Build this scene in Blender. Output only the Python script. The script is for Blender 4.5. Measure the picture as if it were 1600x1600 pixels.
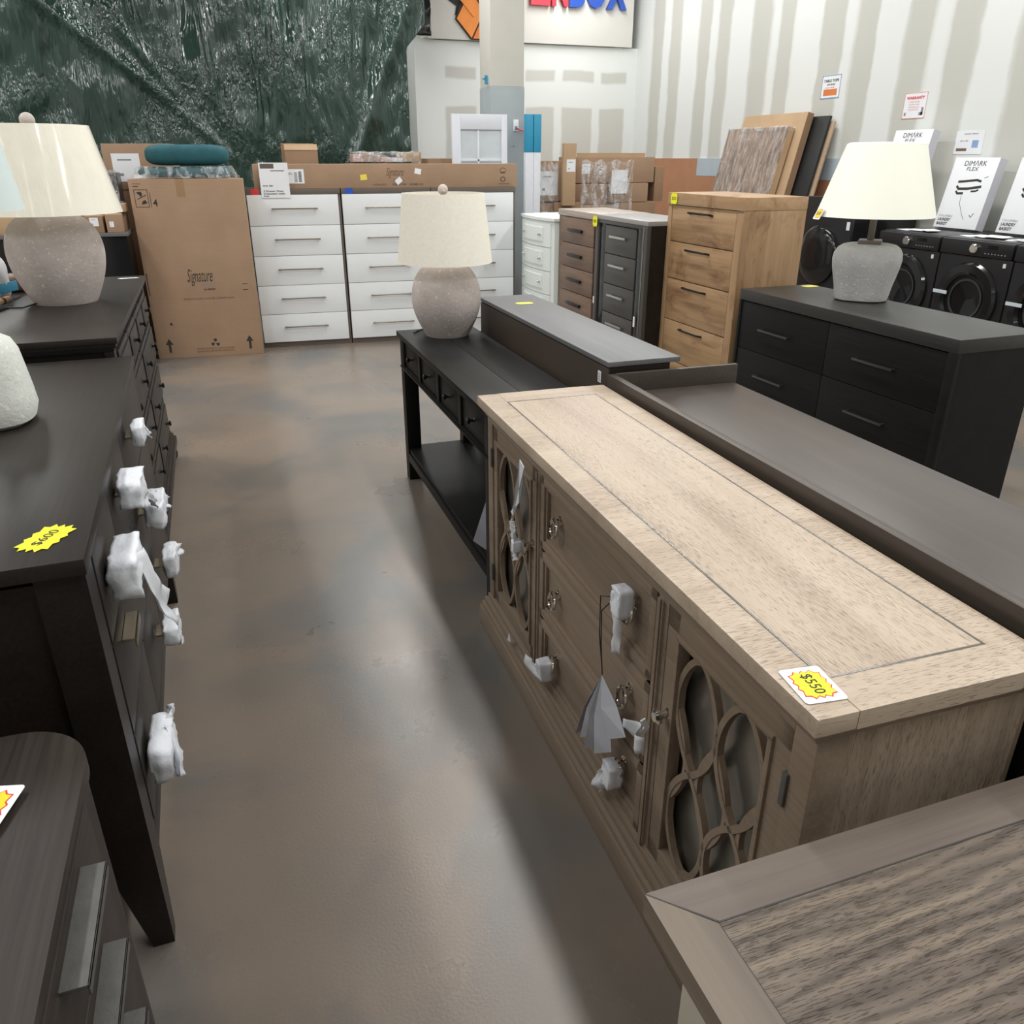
import bpy, bmesh, math, random
from mathutils import Vector, Matrix, noise

for o in list(bpy.data.objects):
    bpy.data.objects.remove(o)
sc = bpy.context.scene
COL = sc.collection
R = math.radians
rnd = random.Random(7)

# ------------------------------------------------------------------ camera, light, exposure
cam = bpy.data.cameras.new('camera')
cam.lens = 28.07
cam.sensor_width = 36
cam.clip_start = 0.02
camo = bpy.data.objects.new('camera', cam)
camo.location = (0, 0, 1.55)
camo.rotation_euler = (R(90 - 23.916), 0, R(-19.3))
COL.objects.link(camo)
sc.camera = camo

w = bpy.data.worlds.new('world')
sc.world = w
w.use_nodes = True
w.node_tree.nodes['Background'].inputs[0].default_value = (0.9, 0.95, 1.0, 1)
w.node_tree.nodes['Background'].inputs[1].default_value = 0.3

sc.view_settings.view_transform = 'Standard'
sc.view_settings.look = 'None'
sc.view_settings.gamma = 1
sc.view_settings.use_curve_mapping = False
sc.view_settings.exposure = -0.1

# rows of linear ceiling lamps
ROWS = [(-5.6, 70), (-2.2, 70), (1.65, 75), (4.9, 62)]
for rx, watt in ROWS:
    for ry in (-3.5, -0.6, 2.3, 5.2, 8.1, 10.6):
        li = bpy.data.lights.new('ceiling_lamp', 'AREA')
        li.shape = 'RECTANGLE'
        li.size = 0.22
        li.size_y = 1.9
        li.energy = watt * {-3.5: 0.12, -0.6: 0.95 if rx > 0 else 0.3, 2.3: 1.0}.get(ry, 0.9)
        li.color = (1.0, 0.99, 0.96)
        lo = bpy.data.objects.new('ceiling_lamp', li)
        lo.location = (rx, ry, 4.28)
        COL.objects.link(lo)

# ------------------------------------------------------------------ materials
def nmat(name):
    m = bpy.data.materials.new(name)
    m.use_nodes = True
    nt = m.node_tree
    return m, nt, nt.nodes['Principled BSDF']

def N(nt, t, **kw):
    n = nt.nodes.new(t)
    for k, v in kw.items():
        if k in n.inputs:
            n.inputs[k].default_value = v
        else:
            setattr(n, k, v)
    return n

def coords(nt, scale=(1, 1, 1), rot=(0, 0, 0), kind='Object'):
    tc = N(nt, 'ShaderNodeTexCoord')
    mp = N(nt, 'ShaderNodeMapping')
    mp.inputs['Scale'].default_value = scale
    mp.inputs['Rotation'].default_value = rot
    nt.links.new(tc.outputs[kind], mp.inputs[0])
    return mp.outputs[0]

def ramp(nt, fac, stops, mode='LINEAR'):
    r = N(nt, 'ShaderNodeValToRGB')
    cr = r.color_ramp
    cr.interpolation = mode
    while len(cr.elements) < len(stops):
        cr.elements.new(0.5)
    for e, (p, c) in zip(cr.elements, stops):
        e.position = p
        e.color = (*c, 1) if len(c) == 3 else c
    nt.links.new(fac, r.inputs[0])
    return r.outputs[0]

def noise_n(nt, vec, scale, detail=4, rough=0.55, dist=0.0):
    n = N(nt, 'ShaderNodeTexNoise')
    n.inputs['Scale'].default_value = scale
    n.inputs['Detail'].default_value = detail
    n.inputs['Roughness'].default_value = rough
    n.inputs['Distortion'].default_value = dist
    nt.links.new(vec, n.inputs['Vector'])
    return n.outputs[0]

def bump(nt, b, h, strength, dist=0.01):
    n = N(nt, 'ShaderNodeBump')
    n.inputs['Strength'].default_value = strength
    n.inputs['Distance'].default_value = dist
    nt.links.new(h, n.inputs['Height'])
    nt.links.new(n.outputs[0], b.inputs['Normal'])

def plain(name, c, rough=0.5, metal=0.0, mott=0.06, scale=6, bmp=0.0, bscale=60, spec=0.5, trans=0.0):
    """one colour, gently mottled"""
    m, nt, b = nmat(name)
    v = coords(nt)
    f = noise_n(nt, v, scale, 5)
    lo = tuple(x * (1 - mott) for x in c)
    hi = tuple(min(1, x * (1 + mott)) for x in c)
    nt.links.new(ramp(nt, f, [(0.3, lo), (0.7, hi)]), b.inputs['Base Color'])
    b.inputs['Roughness'].default_value = rough
    b.inputs['Metallic'].default_value = metal
    b.inputs['Specular IOR Level'].default_value = spec
    if trans:
        b.inputs['Transmission Weight'].default_value = trans
    if bmp:
        bump(nt, b, noise_n(nt, v, bscale, 5), bmp)
    return m

def wood(name, dark, mid, light, axis=0, rough=0.45, grain=1.0, fine=1.0, bmp=0.15, knots=0.0, spec=0.5, contrast=0.5, pores=0.0, rings=0.0):
    """grain runs along the local axis 0/1/2"""
    m, nt, b = nmat(name)
    sc1 = [14.0 * grain] * 3
    sc1[axis] = 0.9 * grain
    sc2 = [130.0 * fine] * 3
    sc2[axis] = 4.0 * fine
    v1 = coords(nt, tuple(sc1))
    v2 = coords(nt, tuple(sc2))
    f1 = noise_n(nt, v1, 1.0, 6, 0.6, 0.6)
    f2 = noise_n(nt, v2, 1.0, 3, 0.6)
    mx = N(nt, 'ShaderNodeMix')
    mx.inputs[0].default_value = contrast
    nt.links.new(f1, mx.inputs[2])
    nt.links.new(f2, mx.inputs[3])
    col = ramp(nt, mx.outputs[0], [(0.32, dark), (0.5, mid), (0.68, light)])
    if knots:
        v3 = coords(nt, tuple([5.0 if i != axis else 2.2 for i in range(3)]))
        k = ramp(nt, noise_n(nt, v3, 1.4, 6, 0.62, 0.8), [(0.3, (0.42, 0.3, 0.22)), (0.47, (1, 1, 1)), (1, (1, 1, 1))])
        mm = N(nt, 'ShaderNodeMix', data_type='RGBA', blend_type='MULTIPLY')
        mm.inputs[0].default_value = knots
        nt.links.new(col, mm.inputs[6])
        nt.links.new(k, mm.inputs[7])
        col = mm.outputs[2]
    h = f2
    if rings:
        wv = N(nt, 'ShaderNodeTexWave', wave_type='RINGS', rings_direction='Z')
        wv.inputs['Scale'].default_value = 5.0; wv.inputs['Distortion'].default_value = 11.0; wv.inputs['Detail'].default_value = 3; wv.inputs['Detail Scale'].default_value = 1.2
        sc3 = [2.6] * 3; sc3[axis] = 0.55
        tc3 = N(nt, 'ShaderNodeTexCoord'); mp3 = N(nt, 'ShaderNodeMapping'); mp3.inputs['Scale'].default_value = sc3; mp3.inputs['Location'].default_value = (-0.45, -0.9, 0)
        nt.links.new(tc3.outputs['Object'], mp3.inputs[0]); nt.links.new(mp3.outputs[0], wv.inputs['Vector'])
        k = ramp(nt, wv.outputs[1], [(0.0, (0.38, 0.36, 0.34)), (0.45, (0.95, 0.95, 0.95)), (1.0, (1.35, 1.33, 1.28))])
        mm = N(nt, 'ShaderNodeMix', data_type='RGBA', blend_type='MULTIPLY'); mm.inputs[0].default_value = rings
        nt.links.new(col, mm.inputs[6]); nt.links.new(k, mm.inputs[7]); col = mm.outputs[2]
    if pores:
        sp = [520.0] * 3; sp[axis] = 42.0
        pn = noise_n(nt, coords(nt, tuple(sp)), 1.0, 2, 0.5)
        bigp = noise_n(nt, coords(nt, tuple([7.0 if i != axis else 3.0 for i in range(3)])), 1.0, 3, 0.5)
        ad = N(nt, 'ShaderNodeMath', operation='MULTIPLY_ADD'); ad.inputs[1].default_value = 0.35
        nt.links.new(bigp, ad.inputs[0]); nt.links.new(pn, ad.inputs[2])
        pk = ramp(nt, ad.outputs[0], [(0.50, (0.45, 0.42, 0.40)), (0.60, (1, 1, 1))])
        mm = N(nt, 'ShaderNodeMix', data_type='RGBA', blend_type='MULTIPLY'); mm.inputs[0].default_value = pores
        nt.links.new(col, mm.inputs[6]); nt.links.new(pk, mm.inputs[7]); col = mm.outputs[2]
        h = pk
    nt.links.new(col, b.inputs['Base Color'])
    b.inputs['Roughness'].default_value = rough
    b.inputs['Specular IOR Level'].default_value = spec
    if bmp:
        bump(nt, b, h, bmp, 0.004)
    return m

def film(name, tint=(0.9, 0.93, 0.95), alpha=0.25, rough=0.12):
    m, nt, b = nmat(name)
    b.inputs['Base Color'].default_value = (*tint, 1)
    b.inputs['Roughness'].default_value = rough
    v = coords(nt, (1, 1, 1))
    a = ramp(nt, noise_n(nt, coords(nt, (9, 9, 3)), 1.0, 4, 0.6, 2.0), [(0.45, (alpha * 0.25,) * 3), (0.72, (min(1, alpha * 2.2),) * 3)])
    nt.links.new(a, b.inputs['Alpha'])
    bump(nt, b, noise_n(nt, v, 14, 3, 0.5, 2.0), 0.8, 0.05)
    return m

M = {}
M['espresso'] = wood('espresso_wood', (0.009, 0.0066, 0.0055), (0.015, 0.0112, 0.0095), (0.024, 0.018, 0.015), 0, 0.42, 0.6, 1.0, 0.05, spec=0.3)
M['espresso_top'] = wood('espresso_top', (0.014, 0.011, 0.0095), (0.021, 0.017, 0.0148), (0.031, 0.025, 0.0215), 0, 0.42, 0.5, 1.0, 0.04, spec=0.28)
M['blackwood'] = wood('black_wood', (0.0065, 0.0065, 0.0067), (0.010, 0.0099, 0.010), (0.015, 0.0147, 0.0147), 0, 0.45, 0.6, 1.0, 0.08, spec=0.18)
M['charcoal_top'] = wood('charcoal_top', (0.115, 0.118, 0.121), (0.135, 0.138, 0.143), (0.155, 0.159, 0.165), 0, 0.42, 0.6, 1.0, 0.05, spec=0.4)
M['greige'] = wood('greige_wood', (0.165, 0.122, 0.086), (0.225, 0.170, 0.124), (0.28, 0.216, 0.160), 0, 0.5, 0.5, 0.8, 0.12, spec=0.35, contrast=0.35)
M['greige_v_lit'] = wood('greige_wood_upright_lit', (0.26, 0.20, 0.15), (0.36, 0.285, 0.215), (0.42, 0.34, 0.26), 2, 0.5, 0.8, 0.6, 0.4, spec=0.35, contrast=0.5, pores=0.7)  # greige finish with the light on the end panels painted into its colour
M['greige_top'] = wood('greige_top', (0.335, 0.258, 0.19), (0.45, 0.36, 0.275), (0.52, 0.43, 0.335), 0, 0.36, 0.5, 0.7, 0.5, contrast=0.3, pores=0.55)
M['greige_cross'] = wood('greige_top_cross_grain', (0.335, 0.258, 0.19), (0.45, 0.36, 0.275), (0.52, 0.43, 0.335), 1, 0.38, 0.7, 0.7, 0.5, contrast=0.3, pores=0.6)
M['weathered'] = wood('weathered_oak', (0.082, 0.062, 0.050), (0.125, 0.098, 0.078), (0.21, 0.168, 0.125), 0, 0.48, 0.8, 0.55, 0.6, spec=0.35, contrast=0.45, pores=0.4, rings=0.6)
M['weathered_edge'] = wood('weathered_oak_edge', (0.10, 0.077, 0.062), (0.135, 0.106, 0.086), (0.175, 0.139, 0.112), 0, 0.45, 0.6, 0.6, 0.15, spec=0.4, contrast=0.3)
M['weathered_edge_y'] = wood('weathered_oak_edge_side', (0.10, 0.077, 0.059), (0.15, 0.117, 0.088), (0.20, 0.158, 0.118), 1, 0.45, 0.6, 0.6, 0.15, spec=0.4, contrast=0.3)
M['taupe_dark'] = wood('dark_taupe_wood', (0.017, 0.013, 0.011), (0.030, 0.0238, 0.020), (0.046, 0.037, 0.031), 0, 0.45, 1.1, 0.8, 0.06, spec=0.25)
M['oak'] = wood('rustic_oak', (0.25, 0.145, 0.072), (0.385, 0.24, 0.125), (0.47, 0.31, 0.175), 0, 0.5, 0.5, 0.5, 0.05, 0.75, contrast=0.3)
M['oak_v'] = wood('rustic_oak_upright', (0.25, 0.145, 0.072), (0.36, 0.225, 0.118), (0.44, 0.29, 0.165), 2, 0.5, 0.5, 0.5, 0.05, 0.75, contrast=0.3)
M['walnut'] = wood('walnut_wood', (0.12, 0.074, 0.05), (0.18, 0.115, 0.08), (0.24, 0.16, 0.115), 0, 0.5, 0.6, 0.8, 0.05, contrast=0.4)
M['greywood'] = plain('grey_lacquer', (0.060, 0.056, 0.053), 0.4)
M['gloss_black'] = plain('gloss_black', (0.012, 0.012, 0.013), 0.12)
M['white_front'] = plain('white_laminate', (0.80, 0.83, 0.85), 0.35, mott=0.015)
M['dark_taupe'] = plain('taupe_laminate', (0.13, 0.105, 0.09), 0.5)
M['white_paint'] = plain('white_painted_wood', (0.74, 0.79, 0.77), 0.35, mott=0.02)
M['bar_brown'] = plain('bronze_handle', (0.25, 0.21, 0.17), 0.35, 0.7)
M['black_metal'] = plain('black_metal', (0.02, 0.02, 0.022), 0.35, 0.6)
M['silver'] = plain('brushed_silver', (0.62, 0.60, 0.56), 0.28, 1.0)
M['chrome'] = plain('polished_nickel', (0.72, 0.68, 0.62), 0.12, 1.0, 0.02)
M['pewter'] = plain('hammered_pewter', (0.11, 0.108, 0.10), 0.6, 0.3, 0.12, 30, 0.15, 45)
M['gold'] = plain('brushed_gold', (0.40, 0.34, 0.25), 0.35, 0.9)
M['mirror'] = plain('antique_mirror', (0.27, 0.255, 0.225), 0.3, 0.75, 0.15, 12)
M['groove'] = plain('dark_groove', (0.03, 0.028, 0.026), 0.6)
M['inlay'] = plain('grey_inlay', (0.16, 0.155, 0.145), 0.25, 0.6)
M['ink'] = plain('black_ink', (0.03, 0.028, 0.027), 0.7)
M['ink_faint'] = plain('faint_brown_ink', (0.13, 0.085, 0.055), 0.7)
M['ink_grey'] = plain('grey_ink', (0.25, 0.25, 0.26), 0.7)
M['paper'] = plain('white_paper', (0.82, 0.84, 0.88), 0.6, mott=0.02)
M['yellow'] = plain('neon_yellow_card', (0.88, 0.86, 0.02), 0.6, mott=0.02)
M['yellow_flat'] = plain('yellow_card', (0.85, 0.72, 0.10), 0.6, mott=0.04)
M['amber'] = plain('amber_card', (0.90, 0.66, 0.02), 0.6, mott=0.02)
M['red'] = plain('red_ink', (0.62, 0.04, 0.04), 0.5)
M['orange'] = plain('orange_acrylic', (0.90, 0.28, 0.03), 0.4)
M['orange_dark'] = plain('deep_orange_acrylic', (0.80, 0.20, 0.02), 0.4)
M['sign_red'] = plain('red_acrylic', (0.68, 0.05, 0.08), 0.35)
M['sign_blue'] = plain('blue_acrylic', (0.03, 0.10, 0.50), 0.3)
M['blue'] = plain('blue_print', (0.03, 0.30, 0.50), 0.4)
M['teal'] = plain('teal_velvet', (0.010, 0.085, 0.105), 0.75, mott=0.25, scale=9, bmp=0.1)
M['shade'] = plain('linen_shade', (0.93, 0.885, 0.785), 0.85, mott=0.03, scale=60, bmp=0.15, bscale=180, spec=0.2)
M['shade_wrapped'] = plain('linen_shade_in_film', (0.93, 0.89, 0.76), 0.42, mott=0.03, scale=8, spec=0.8)
M['shade_white'] = plain('ivory_shade', (0.96, 0.965, 0.86), 0.5, mott=0.015, scale=2)
M['shade_blue'] = plain('pale_shade', (0.66, 0.76, 0.76), 0.6, mott=0.02)
M['foam'] = plain('foam_sheet', (0.72, 0.75, 0.81), 0.5, mott=0.04, scale=18, bmp=0.25, bscale=40)
M['pane'] = plain('frosted_pane', (0.62, 0.68, 0.72), 0.15)
M['door_white'] = plain('door_white_paint', (0.70, 0.73, 0.80), 0.4, mott=0.02)
M['cream'] = plain('cream_paint', (0.42, 0.385, 0.31), 0.45)
M['black_plastic'] = plain('black_plastic', (0.014, 0.014, 0.015), 0.3)
M['graphite'] = plain('graphite_steel', (0.034, 0.034, 0.037), 0.32, 0.5)
M['glass_dark'] = plain('dark_glass', (0.010, 0.010, 0.012), 0.05)
M['drum'] = plain('drum_steel', (0.09, 0.095, 0.10), 0.35, 0.6)
M['leaflet_pale'] = plain('pale_leaflet', (0.40, 0.41, 0.46), 0.3, mott=0.1)
M['leaflet'] = plain('grey_leaflet', (0.23, 0.235, 0.26), 0.3, mott=0.1)
M['film'] = film('stretch_film', alpha=0.2)
M['film_thin'] = film('thin_film', alpha=0.08)
M['film_dark'] = film('grey_film', (0.55, 0.55, 0.58), 0.6)
M['navy'] = plain('charcoal_board', (0.018, 0.019, 0.021), 0.35)

# lift gloss streaks of plastic film on the wrapped lamp shade
def _wrapped():
    m = M['shade_wrapped']; nt = m.node_tree; b = nt.nodes['Principled BSDF']
    v = coords(nt, (30, 30, 5))
    bump(nt, b, noise_n(nt, v, 1.0, 3, 0.5, 0.6), 0.35, 0.012)
    b.inputs['Coat Weight'].default_value = 0.8
    b.inputs['Coat Roughness'].default_value = 0.1
_wrapped()

def card(name, c, dirt=0.12):
    m, nt, b = nmat(name)
    v = coords(nt)
    f = noise_n(nt, v, 3.0, 6, 0.6)
    v2 = coords(nt, (3, 3, 160))
    f2 = noise_n(nt, v2, 1.0, 2)
    mx = N(nt, 'ShaderNodeMix'); mx.inputs[0].default_value = 0.25
    nt.links.new(f, mx.inputs[2]); nt.links.new(f2, mx.inputs[3])
    nt.links.new(ramp(nt, mx.outputs[0], [(0.35, tuple(x * (1 - dirt) for x in c)), (0.65, tuple(x * (1 + dirt * 0.6) for x in c))]), b.inputs['Base Color'])
    b.inputs['Roughness'].default_value = 0.75
    bump(nt, b, f2, 0.06, 0.002)
    return m
M['card'] = card('cardboard', (0.36, 0.235, 0.15))
M['card_dark'] = card('cardboard_brown', (0.30, 0.185, 0.11))
M['card_light'] = card('cardboard_light', (0.47, 0.32, 0.19))
M['card_edge'] = card('cardboard_edge', (0.42, 0.30, 0.2))
M['card_tape'] = plain('parcel_tape', (0.34, 0.215, 0.12), 0.3)

def speckle(name, a, c, rough=0.75, streak=False):
    m, nt, b = nmat(name)
    v = coords(nt)
    f = noise_n(nt, v, 7, 5, 0.6)
    col = ramp(nt, f, [(0.3, a), (0.7, c)])
    sp = noise_n(nt, v, 75, 4, 0.7)
    spk = ramp(nt, sp, [(0.60, (0, 0, 0)), (0.68, (1, 1, 1))])
    mm = N(nt, 'ShaderNodeMix', data_type='RGBA')
    nt.links.new(spk, mm.inputs[0]); nt.links.new(col, mm.inputs[6])
    mm.inputs[7].default_value = (min(1, c[0] * 1.45), min(1, c[1] * 1.45), min(1, c[2] * 1.4), 1)
    nt.links.new(mm.outputs[2], b.inputs['Base Color'])
    b.inputs['Roughness'].default_value = rough
    bump(nt, b, noise_n(nt, v, 55, 6, 0.7, 0.5), 0.55, 0.008)
    return m
M['stone_mauve'] = speckle('mauve_stoneware', (0.45, 0.395, 0.37), (0.62, 0.55, 0.52))
M['stone_grey'] = speckle('grey_concrete_ware', (0.40, 0.40, 0.395), (0.52, 0.52, 0.51))
M['stone_white'] = speckle('white_plaster_ware', (0.68, 0.70, 0.66), (0.76, 0.78, 0.73))

def floor_mat():
    m, nt, b = nmat('stained_concrete')
    v = coords(nt)
    big = noise_n(nt, v, 1.0, 3, 0.5, 0.3)
    base = ramp(nt, big, [(0.33, (0.150, 0.130, 0.112)), (0.45, (0.190, 0.158, 0.130)), (0.55, (0.215, 0.172, 0.138)), (0.68, (0.180, 0.160, 0.140))])
    v2 = coords(nt, (1, 0.8, 1), (0, 0, 0.6))
    st = ramp(nt, noise_n(nt, v2, 1.7, 4, 0.5, 0.6), [(0.46, (0, 0, 0)), (0.64, (1, 1, 1))])
    mm = N(nt, 'ShaderNodeMix', data_type='RGBA'); mm.blend_type = 'MIX'
    mul = N(nt, 'ShaderNodeMath', operation='MULTIPLY'); mul.inputs[1].default_value = 0.8
    nt.links.new(st, mul.inputs[0]); nt.links.new(mul.outputs[0], mm.inputs[0])
    nt.links.new(base, mm.inputs[6]); mm.inputs[7].default_value = (0.118, 0.122, 0.122, 1)
    sp = ramp(nt, noise_n(nt, v, 190, 3, 0.6), [(0.26, (0.55, 0.55, 0.55)), (0.36, (1, 1, 1))])
    m2 = N(nt, 'ShaderNodeMix', data_type='RGBA', blend_type='MULTIPLY'); m2.inputs[0].default_value = 0.8
    nt.links.new(mm.outputs[2], m2.inputs[6]); nt.links.new(sp, m2.inputs[7])
    nt.links.new(m2.outputs[2], b.inputs['Base Color'])
    rr = ramp(nt, noise_n(nt, v, 1.7, 5, 0.6), [(0.35, (0.26,) * 3), (0.7, (0.36,) * 3)])
    nt.links.new(rr, b.inputs['Roughness'])
    bump(nt, b, noise_n(nt, v, 120, 4, 0.7), 0.12, 0.004)
    return m
M['floor'] = floor_mat()

def drywall_mat():
    """bare grey-beige board between white plastered joints, running along world y"""
    m, nt, b = nmat('plastered_drywall')
    tc = N(nt, 'ShaderNodeTexCoord')
    sx = N(nt, 'ShaderNodeSeparateXYZ'); nt.links.new(tc.outputs['Object'], sx.inputs[0])
    nz = noise_n(nt, coords(nt, (1, 1.0, 0.7)), 3.5, 4, 0.6)
    ad = N(nt, 'ShaderNodeMath', operation='MULTIPLY_ADD'); ad.inputs[1].default_value = 0.10
    nt.links.new(nz, ad.inputs[0]); nt.links.new(sx.outputs[1], ad.inputs[2])
    ad2 = N(nt, 'ShaderNodeMath', operation='SUBTRACT'); ad2.inputs[1].default_value = 0.05
    nt.links.new(ad.outputs[0], ad2.inputs[0])
    mr = N(nt, 'ShaderNodeMapRange'); mr.inputs[1].default_value = 3.0; mr.inputs[2].default_value = 12.0
    nt.links.new(ad2.outputs[0], mr.inputs[0])
    W_, G_ = (0.73, 0.755, 0.745), (0.535, 0.54, 0.50)
    bands = [(5.13, 5.48), (5.82, 6.17), (6.33, 6.68), (7.01, 7.34), (7.47, 7.85), (8.27, 8.56), (8.68, 9.07), (9.48, 9.79), (9.93, 10.23), (10.64, 10.95), (11.12, 11.45)]
    stops = [(0.0, W_)]
    for a, c in bands[-7:]:
        pass
    segs = []
    for a, c in bands:
        segs += [(a, W_), (a + 0.03, G_), (c - 0.03, G_), (c, W_)]
    def sub(segs_):
        return ramp(nt, mr.outputs[0], [((p - 3) / 9, c) for p, c in segs_])
    c1 = sub(segs[:24]); c2 = sub(segs[24:])
    mm = N(nt, 'ShaderNodeMix', data_type='RGBA', blend_type='MULTIPLY'); mm.inputs[0].default_value = 1
    nt.links.new(c1, mm.inputs[6])
    # second set divided by white so that the product keeps white joints white
    dv = N(nt, 'ShaderNodeMix', data_type='RGBA', blend_type='DIVIDE'); dv.inputs[0].default_value = 1
    nt.links.new(c2, dv.inputs[6]); dv.inputs[7].default_value = (*W_, 1)
    nt.links.new(dv.outputs[2], mm.inputs[7])
    nt.links.new(mm.outputs[2], b.inputs['Base Color'])
    b.inputs['Roughness'].default_value = 0.75
    return m
M['drywall'] = drywall_mat()

def patch_mat():
    """white skim coat on the far wall that leaves squares of bare board"""
    m, nt, b = nmat('skimmed_wall')
    tc = N(nt, 'ShaderNodeTexCoord')
    vm = N(nt, 'ShaderNodeVectorMath', operation='MULTIPLY_ADD')
    nz = N(nt, 'ShaderNodeTexNoise'); nz.inputs['Scale'].default_value = 5; nz.inputs['Detail'].default_value = 5
    nt.links.new(nz.outputs[1], vm.inputs[0]); vm.inputs[1].default_value = (0.09, 0, 0.09)
    nt.links.new(tc.outputs['Object'], vm.inputs[2])
    sx = N(nt, 'ShaderNodeSeparateXYZ'); nt.links.new(vm.outputs[0], sx.inputs[0])
    def band(out, a, c, soft=0.02):
        r1 = N(nt, 'ShaderNodeMapRange', interpolation_type='SMOOTHSTEP'); r1.inputs[1].default_value = a - soft; r1.inputs[2].default_value = a + soft
        r2 = N(nt, 'ShaderNodeMapRange', interpolation_type='SMOOTHSTEP'); r2.inputs[1].default_value = c - soft; r2.inputs[2].default_value = c + soft
        r2.inputs[3].default_value = 1; r2.inputs[4].default_value = 0
        nt.links.new(out, r1.inputs[0]); nt.links.new(out, r2.inputs[0])
        mu = N(nt, 'ShaderNodeMath', operation='MULTIPLY'); nt.links.new(r1.outputs[0], mu.inputs[0]); nt.links.new(r2.outputs[0], mu.inputs[1])
        return mu.outputs[0]
    def add(a, c):
        n = N(nt, 'ShaderNodeMath', operation='MAXIMUM'); nt.links.new(a, n.inputs[0]); nt.links.new(c, n.inputs[1]); return n.outputs[0]
    cols = None
    for a, c in ((3.23, 3.68), (3.82, 4.30), (4.40, 4.83), (4.95, 5.43), (5.55, 5.95)):
        q = band(sx.outputs[0], a, c)
        cols = q if cols is None else add(cols, q)
    rows = add(band(sx.outputs[2], 2.58, 2.72), band(sx.outputs[2], 1.2, 2.25))
    mu = N(nt, 'ShaderNodeMath', operation='MULTIPLY'); nt.links.new(cols, mu.inputs[0]); nt.links.new(rows, mu.inputs[1])
    nt.links.new(ramp(nt, mu.outputs[0], [(0, (0.76, 0.79, 0.775)), (1, (0.58, 0.58, 0.54))]), b.inputs['Base Color'])
    b.inputs['Roughness'].default_value = 0.7
    return m
M['skim'] = patch_mat()
M['wall'] = plain('painted_wall', (0.78, 0.78, 0.74), 0.7, mott=0.02)
M['sign_board'] = plain('sign_board', (0.78, 0.77, 0.73), 0.55, mott=0.02, scale=1.5)
M['ceil'] = plain('ceiling_paint', (0.42, 0.42, 0.42), 0.8)
M['hardboard'] = plain('brown_hardboard', (0.42, 0.20, 0.105), 0.6, mott=0.05)
M['bluepanel'] = plain('grey_blue_panel', (0.42, 0.49, 0.55), 0.6, mott=0.03)
M['col_white'] = plain('column_ivory', (0.62, 0.61, 0.56), 0.6, mott=0.02)
M['col_grey'] = plain('column_grey', (0.34, 0.38, 0.40), 0.6, mott=0.06, scale=5)

def tarp_mat():
    m, nt, b = nmat('green_tarpaulin')
    v = coords(nt, (1, 1, 1))
    col = ramp(nt, noise_n(nt, v, 1.3, 4), [(0.3, (0.012, 0.034, 0.027)), (0.7, (0.020, 0.050, 0.040))])
    nt.links.new(col, b.inputs['Base Color'])
    b.inputs['Roughness'].default_value = 0.16
    b.inputs['Specular IOR Level'].default_value = 0.8
    va = coords(nt, (5.5, 5.5, 1.1))
    a = noise_n(nt, va, 1.0, 3, 0.55, 0.5)
    nz = N(nt, 'ShaderNodeTexNoise'); nz.inputs['Scale'].default_value = 1.0; nz.inputs['Detail'].default_value = 3
    cv = coords(nt, (13, 13, 6)); nt.links.new(cv, nz.inputs['Vector'])
    vb = N(nt, 'ShaderNodeTexVoronoi', feature='DISTANCE_TO_EDGE'); vb.inputs['Scale'].default_value = 1.0
    ad = N(nt, 'ShaderNodeVectorMath', operation='MULTIPLY_ADD'); nt.links.new(nz.outputs[1], ad.inputs[0]); ad.inputs[1].default_value = (2.2, 2.2, 2.2); nt.links.new(cv, ad.inputs[2])
    nt.links.new(ad.outputs[0], vb.inputs['Vector'])
    # crinkled in patches, smooth elsewhere
    pm = ramp(nt, noise_n(nt, coords(nt, (0.8, 0.8, 0.9)), 1.3, 2), [(0.45, (0.02,) * 3), (0.62, (0.42,) * 3)])
    mm = N(nt, 'ShaderNodeMath', operation='MULTIPLY'); nt.links.new(vb.outputs[0], mm.inputs[0]); nt.links.new(pm, mm.inputs[1])
    mx = N(nt, 'ShaderNodeMath', operation='ADD')
    nt.links.new(mm.outputs[0], mx.inputs[0]); nt.links.new(a, mx.inputs[1])
    bump(nt, b, mx.outputs[0], 0.75, 0.09)
    return m
M['tarp'] = tarp_mat()

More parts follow.
